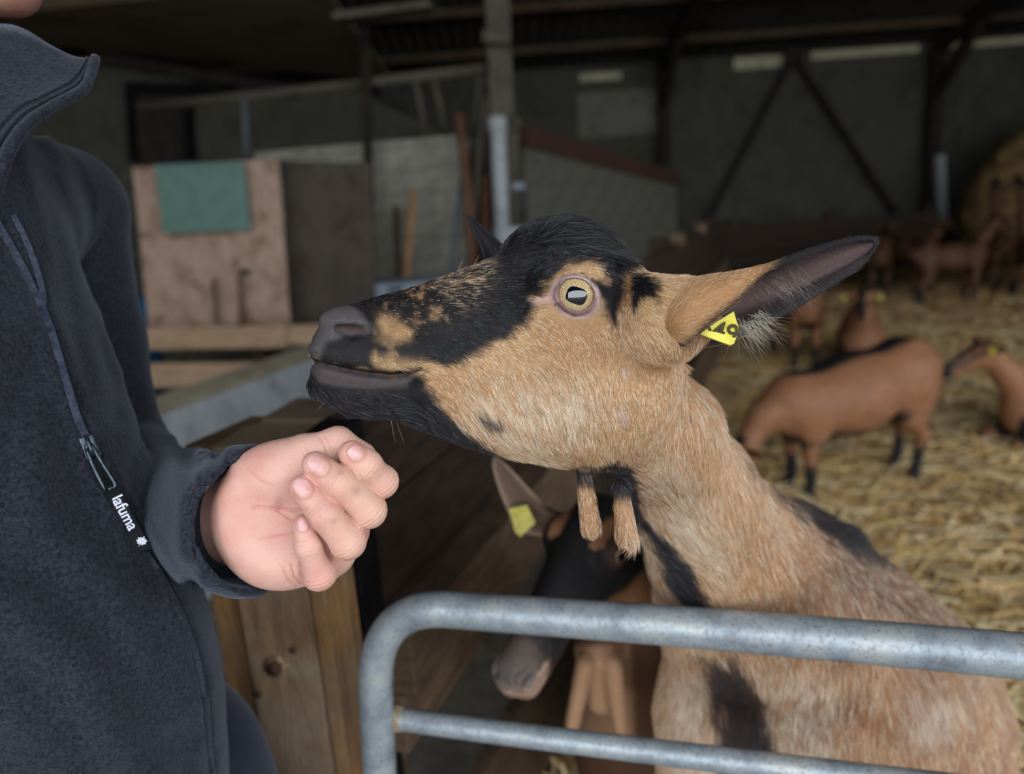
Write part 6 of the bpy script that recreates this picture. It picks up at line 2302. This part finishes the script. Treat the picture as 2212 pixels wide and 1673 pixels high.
# ---- goats in the pen
def std_goat(name, c, heading, size=1.0, headmode='level', res=0.009, lying=False, tint=1.0, ears=True, fat=1.0):
    """goat standing (or lying) at ground point c, looking along heading (radians)"""
    c = np.array([c[0], c[1], 0.045])
    fx = np.array([math.cos(heading), math.sin(heading), 0])
    ly = np.array([-fx[1], fx[0], 0])
    z = np.array([0, 0, 1.0])
    S = size
    P = lambda a, b, h: c + fx * a * S + ly * b * S + z * h * S
    drop = 0.30 if lying else 0.0
    chest, mid, rump = P(.28, 0, .50 - drop), P(0, 0, .50 - drop), P(-.30, 0, .53 - drop)
    if headmode == 'down':
        chest, mid, rump = P(.28, 0, .44), P(0, 0, .46), P(-.30, 0, .53)
    body = [(chest, .125 * S * fat), (mid, .150 * S * fat), (rump, .125 * S * fat), (P(-.40, 0, .55 - drop), .06 * S)]
    if headmode == 'down':
        ho, hd, up = P(.56, .02, .30), fx * .55 - z * .85, fx * .8 + z * .5
        neck = [(P(.30, 0, .50), .09 * S), (P(.46, .01, .42), .062 * S), (ho, .05 * S)]
    elif headmode == 'up':
        ho, hd, up = P(.50, 0, 1.16), fx * .75 + z * .65, z - fx * .6
        neck = [(P(.28, 0, .56), .10 * S), (P(.40, 0, .85), .062 * S), (ho, .05 * S)]
    else:
        ho, hd, up = P(.50, 0, .86 - drop), fx - z * .35, z
        neck = [(P(.28, 0, .56 - drop), .10 * S), (P(.40, 0, .72 - drop), .065 * S), (ho - z * .02, .05 * S)]
    legs = []
    if lying:
        for a, b in ((.20, .12), (.22, -.12), (-.22, .14), (-.20, -.14)):
            legs.append([(P(a, b * .6, .16), .06 * S), (P(a + .18, b, .05), .032 * S), (P(a + .05, b * 1.1, .035), .026 * S)])
    else:
        for a, b, hind in ((.26, .08, 0), (.24, -.08, 0), (-.28, .08, 1), (-.32, -.08, 1)):
            if hind:
                legs.append([(P(a, b * .8, .44), .095 * S), (P(a + .02, b, .33), .055 * S), (P(a - .06, b, .24), .030 * S), (P(a - .04, b, .10), .020 * S), (P(a - .02, b, .025), .024 * S)])
            else:
                legs.append([(P(a, b * .8, .42), .070 * S), (P(a + .01, b, .26), .033 * S), (P(a, b, .12), .022 * S), (P(a + .01, b, .025), .025 * S)])
    allp = np.array([p for p, r in body + neck] + [p for lg in legs for p, r in lg] + [ho + hd * .3])
    tail = P(-.48, 0, .58 - drop)

    def extra(Pp, d):
        d = smin(d, s_cone(Pp, P(-.41, 0, .60 - drop), tail, .022 * S, .014 * S), 0.02)
        sd = 0.07 if headmode == 'down' else 0.0
        for s in (-1, 1):
            A_ = np.array([fx, ly, z])
            d = smin(d, s_ell(Pp, P(-.29, s * .075 * fat, .46 - drop - sd * .3), (.105 * S, .05 * S, .15 * S), A_), 0.03)
            d = smin(d, s_ell(Pp, P(.25, s * .085 * fat, .48 - drop - sd), (.075 * S, .04 * S, .14 * S), A_), 0.03)
            d = smin(d, s_ell(Pp, P(-.30, s * .06, .655 - drop), (.05 * S, .03 * S, .02 * S), A_), 0.03)
        if not lying:
            d = smin(d, s_ell(Pp, P(-.24, 0, .36), (.08 * S, .07 * S, .07 * S)), 0.03)
        return np.maximum(d, 0.02 - Pp[:, 2])
    o, V, Q, C = build_goat(name, res, (ho, hframe(hd, up)), neck, body, legs, allp.min(0) - .2, allp.max(0) + .2, ears=ears, tint=tint, extra=extra)
    return o, ho, hframe(hd, up)


# grazing goat, broadside
fa, ha = onz(1712, 1092, .05), onz(1938, 1046, .05)
mid_g = (fa + ha) / 2
mid_g = mid_g + (mid_g - CAM * [1, 1, 0]) / np.linalg.norm(mid_g[:2]) * 0.08
hd_ = math.atan2(fa[1] - ha[1], fa[0] - ha[0])
sz = np.linalg.norm(fa - ha) / 0.57
g3, h3, R3 = std_goat('goat', mid_g, hd_, sz, 'down', 0.010, tint=1.05, fat=1.15)
tag(g3, 'brown goat grazing broadside on the straw with its head down', 'goat')
# goat facing the camera with two tags
c4 = onz(1855, 800)
hd4 = math.atan2(-c4[1], -c4[0])
g4, h4, R4 = std_goat('goat', c4, hd4, 1.08, 'level', 0.012, lying=True)
tag(g4, 'brown goat lying face-on behind the grazing goat with a yellow tag in each ear', 'goat')
for s in (1, -1):
    e = h4 + R4.T @ np.array([.035, s * .115, .005])
    ear_tag(e, (CAM - e) / np.linalg.norm(CAM - e), np.array([0, 0, 1.0]), .038, .038, g4)
c5 = onz(1716, 800)
g5, h5, R5 = std_goat('goat', c5, math.atan2(-c5[1], -c5[0]) + .3, 0.95, 'level', 0.012)
tag(g5, 'brown goat standing behind the ear with the 49 tag', 'goat')
# lying goat at the right edge, looking left
c6 = onz(2330, 985)
g6, h6, R6 = std_goat('goat', c6, math.pi - 0.1, 0.95, 'level', 0.010, lying=True, tint=1.1)
tag(g6, 'brown goat resting on the straw at the right edge, facing left', 'goat')
e = h6 + R6.T @ np.array([.03, .10, .02])
ear_tag(e, (CAM - e) / np.linalg.norm(CAM - e), np.array([0, 0, 1.0]), .036, .036, g6)
# the herd by the far partition: two built, the others copied; tint puts dim light into their coats
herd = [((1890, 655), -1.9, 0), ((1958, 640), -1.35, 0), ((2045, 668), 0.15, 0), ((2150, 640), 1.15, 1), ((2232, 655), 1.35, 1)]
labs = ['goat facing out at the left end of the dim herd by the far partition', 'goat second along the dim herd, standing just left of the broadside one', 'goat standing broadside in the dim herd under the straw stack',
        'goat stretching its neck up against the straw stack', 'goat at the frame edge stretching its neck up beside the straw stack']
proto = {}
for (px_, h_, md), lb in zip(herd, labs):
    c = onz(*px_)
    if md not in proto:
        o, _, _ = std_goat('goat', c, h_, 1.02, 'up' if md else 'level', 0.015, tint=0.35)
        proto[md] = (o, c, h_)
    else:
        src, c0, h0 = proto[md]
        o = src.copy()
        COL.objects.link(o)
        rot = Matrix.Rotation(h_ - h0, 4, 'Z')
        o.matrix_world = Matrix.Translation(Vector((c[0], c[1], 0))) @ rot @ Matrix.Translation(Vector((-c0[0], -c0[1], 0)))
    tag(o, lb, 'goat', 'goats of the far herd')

# ------------------------------------------------------------------ straw
cor = [onz(1390, 1750), A0 * [1, 1, 0] + D * 0.25 + NF * 0.06, A0 * [1, 1, 0] + D * 6.2 + NF * 0.06, np.array([A0[0] + D[0] * 6.2 + 0.2, BACK_Y - 2.0, 0]), np.array([X1 - 0.05, BACK_Y - 0.4, 0]), np.array([X1 - 0.05, 0.2, 0]), np.array([0.75, 0.75, 0])]


def inpen(p):
    side = (p - A0[:2]) @ NF[:2]
    return (side > 0.05) & ((p @ np.array([NF[1] * -1, NF[0]])) > -99) & (p[:, 1] > 0.55)


def bed_h(p):
    return 0.02 + 0.03 * (vnoise(p, 1.3, 81) + 1) * 0.5 + 0.02 * (vnoise(p, 4.0, 82) + 1) * 0.5


xs, ys = np.meshgrid(np.linspace(-0.6, X1 - 0.02, 130), np.linspace(0.95, BACK_Y - 0.35, 150), indexing='ij')
gp = np.stack([xs.ravel(), ys.ravel()], 1)
zz_ = bed_h(gp)
ok = inpen(gp)
Vb = np.column_stack([gp, np.where(ok, zz_, -0.02)])
I = (np.arange(129)[:, None] * 150 + np.arange(149)[None]).ravel()
Qb = np.stack([I, I + 150, I + 151, I + 1], 1)
Qb = Qb[ok[Qb].any(1)]
bed = npmesh('straw_bedding', Vb, Qb, MT['strawbed'])
tag(bed, 'loose golden straw bedding spread over the pen floor', 'straw', kind='stuff')
# stalks, denser near the camera
NS = 64000
u = RNG.random(NS)
dist = 1.2 + (11.0 - 1.2) * u ** 1.7
ang = RNG.uniform(math.radians(-10), math.radians(48), NS)
sp = np.stack([np.sin(ang) * dist, np.cos(ang) * dist], 1)
ok = inpen(sp) & (sp[:, 0] < X1 - 0.2) & (sp[:, 1] < BACK_Y - 0.5)
sp = sp[ok]
n = len(sp)
L_ = RNG.uniform(0.06, 0.30, n) * (0.75 + 0.5 * RNG.random(n))
wd = RNG.uniform(0.0022, 0.0062, n) * (1 + 0.12 * np.linalg.norm(sp, axis=1))
a1 = RNG.uniform(0, 2 * math.pi, n)
bend = RNG.normal(0, 0.5, n)
tilt = np.abs(RNG.normal(0, 0.16, n))
zb = bed_h(sp) + RNG.uniform(0.0, 0.028, n)
k3 = []
for s_, an in ((-.5, a1 - bend * .5), (0, a1), (.5, a1 + bend * .5)):
    dx, dy = np.cos(an) * L_ * abs(s_) * (1 if s_ >= 0 else -1), np.sin(an) * L_ * abs(s_) * (1 if s_ >= 0 else -1)
    zc = zb + s_ * L_ * tilt + np.where(s_ == 0, 0.006, 0) + 0.004
    k3.append(np.stack([sp[:, 0] + dx, sp[:, 1] + dy, np.maximum(zc, 0.012)], 1))
Vs = []
side = np.stack([-np.sin(a1), np.cos(a1), np.zeros(n)], 1) * wd[:, None]
upv = np.array([0, 0, 1.0]) * wd[:, None] * 0.7
for c in k3:
    Vs += [c - side, c + upv, c + side]
Vs = np.stack(Vs, 1)                     # n, 9, 3
base = (np.arange(n) * 9)[:, None]
quads = np.array([[0, 1, 4, 3], [1, 2, 5, 4], [3, 4, 7, 6], [4, 5, 8, 7]])
Qs = (base[:, None, :] + quads[None]).reshape(-1, 4)
st = npmesh('straw_stalks', Vs.reshape(-1, 3), Qs, MT['straw'], bed)
st['kind'] = 'stuff'
pal_ = np.array([lin(232, 198, 146), lin(212, 170, 114), lin(246, 222, 178), lin(168, 128, 82), lin(220, 178, 108), lin(98, 72, 44)])
vcol(st, 'coat', np.repeat(pal_[RNG.choice(6, n, p=[.25, .25, .15, .15, .1, .1])] * RNG.uniform(.75, 1.15, (n, 1)), 9, 0))

# longer pale stalks lying on top
NT_ = 5200
u = RNG.random(NT_)
dist = 1.3 + 6.5 * u ** 1.5
ang = RNG.uniform(math.radians(-2), math.radians(42), NT_)
sp = np.stack([np.sin(ang) * dist, np.cos(ang) * dist], 1)
sp = sp[inpen(sp)]
n = len(sp)
L_ = RNG.uniform(0.14, 0.42, n)
wd = RNG.uniform(0.0028, 0.0060, n) * (1 + 0.08 * np.linalg.norm(sp, axis=1))
a1 = RNG.uniform(0, 2 * math.pi, n)
bend = RNG.normal(0, 0.35, n)
zb = bed_h(sp) + RNG.uniform(0.02, 0.06, n)
tl = RNG.normal(0, 0.08, n)
k3 = []
for s_, an in ((-.5, a1 - bend), (0, a1), (.5, a1 + bend)):
    k3.append(np.stack([sp[:, 0] + np.cos(an) * L_ * s_, sp[:, 1] + np.sin(an) * L_ * s_, np.maximum(zb + s_ * L_ * tl, .03)], 1))
side = np.stack([-np.sin(a1), np.cos(a1), np.zeros(n)], 1) * wd[:, None]
upv = np.array([0, 0, 1.0]) * wd[:, None] * 0.8
Vs = np.stack([q_ for c in k3 for q_ in (c - side, c + upv, c + side)], 1)
Qs = ((np.arange(n) * 9)[:, None, None] + quads[None]).reshape(-1, 4)
st2 = npmesh('straw_stalks', Vs.reshape(-1, 3), Qs, MT['straw'], bed)
st2['kind'] = 'stuff'
vcol(st2, 'coat', np.repeat(np.array([lin(250, 230, 184), lin(236, 208, 150), lin(226, 190, 122)])[RNG.choice(3, n)] * RNG.uniform(.8, 1.05, (n, 1)), 9, 0))

# straw stack at the far right
bc = ontoy(2240, 450, 10.4)


def stack_f(P):
    d = s_ell(P, (bc[0] + 0.75, 10.4, 0.7), (1.75, 0.95, 1.55))
    d = smin(d, s_ell(P, (bc[0] + 2.2, 10.6, 0.8), (1.6, 0.9, 1.75)), 0.2)
    d = d + 0.05 * vnoise(P, 3.5, 91) + 0.03 * vnoise(P, 9, 92) + 0.015 * vnoise(P, 25, 93)
    return np.maximum(np.maximum(d, -P[:, 2] + 0.001), P[:, 0] - X1 + 0.08).astype(np.float32)


V, Q = surface(stack_f, (bc[0] - 1.5, 9.2, -0.05), (bc[0] + 2.5, 11.8, 2.8), 0.035)
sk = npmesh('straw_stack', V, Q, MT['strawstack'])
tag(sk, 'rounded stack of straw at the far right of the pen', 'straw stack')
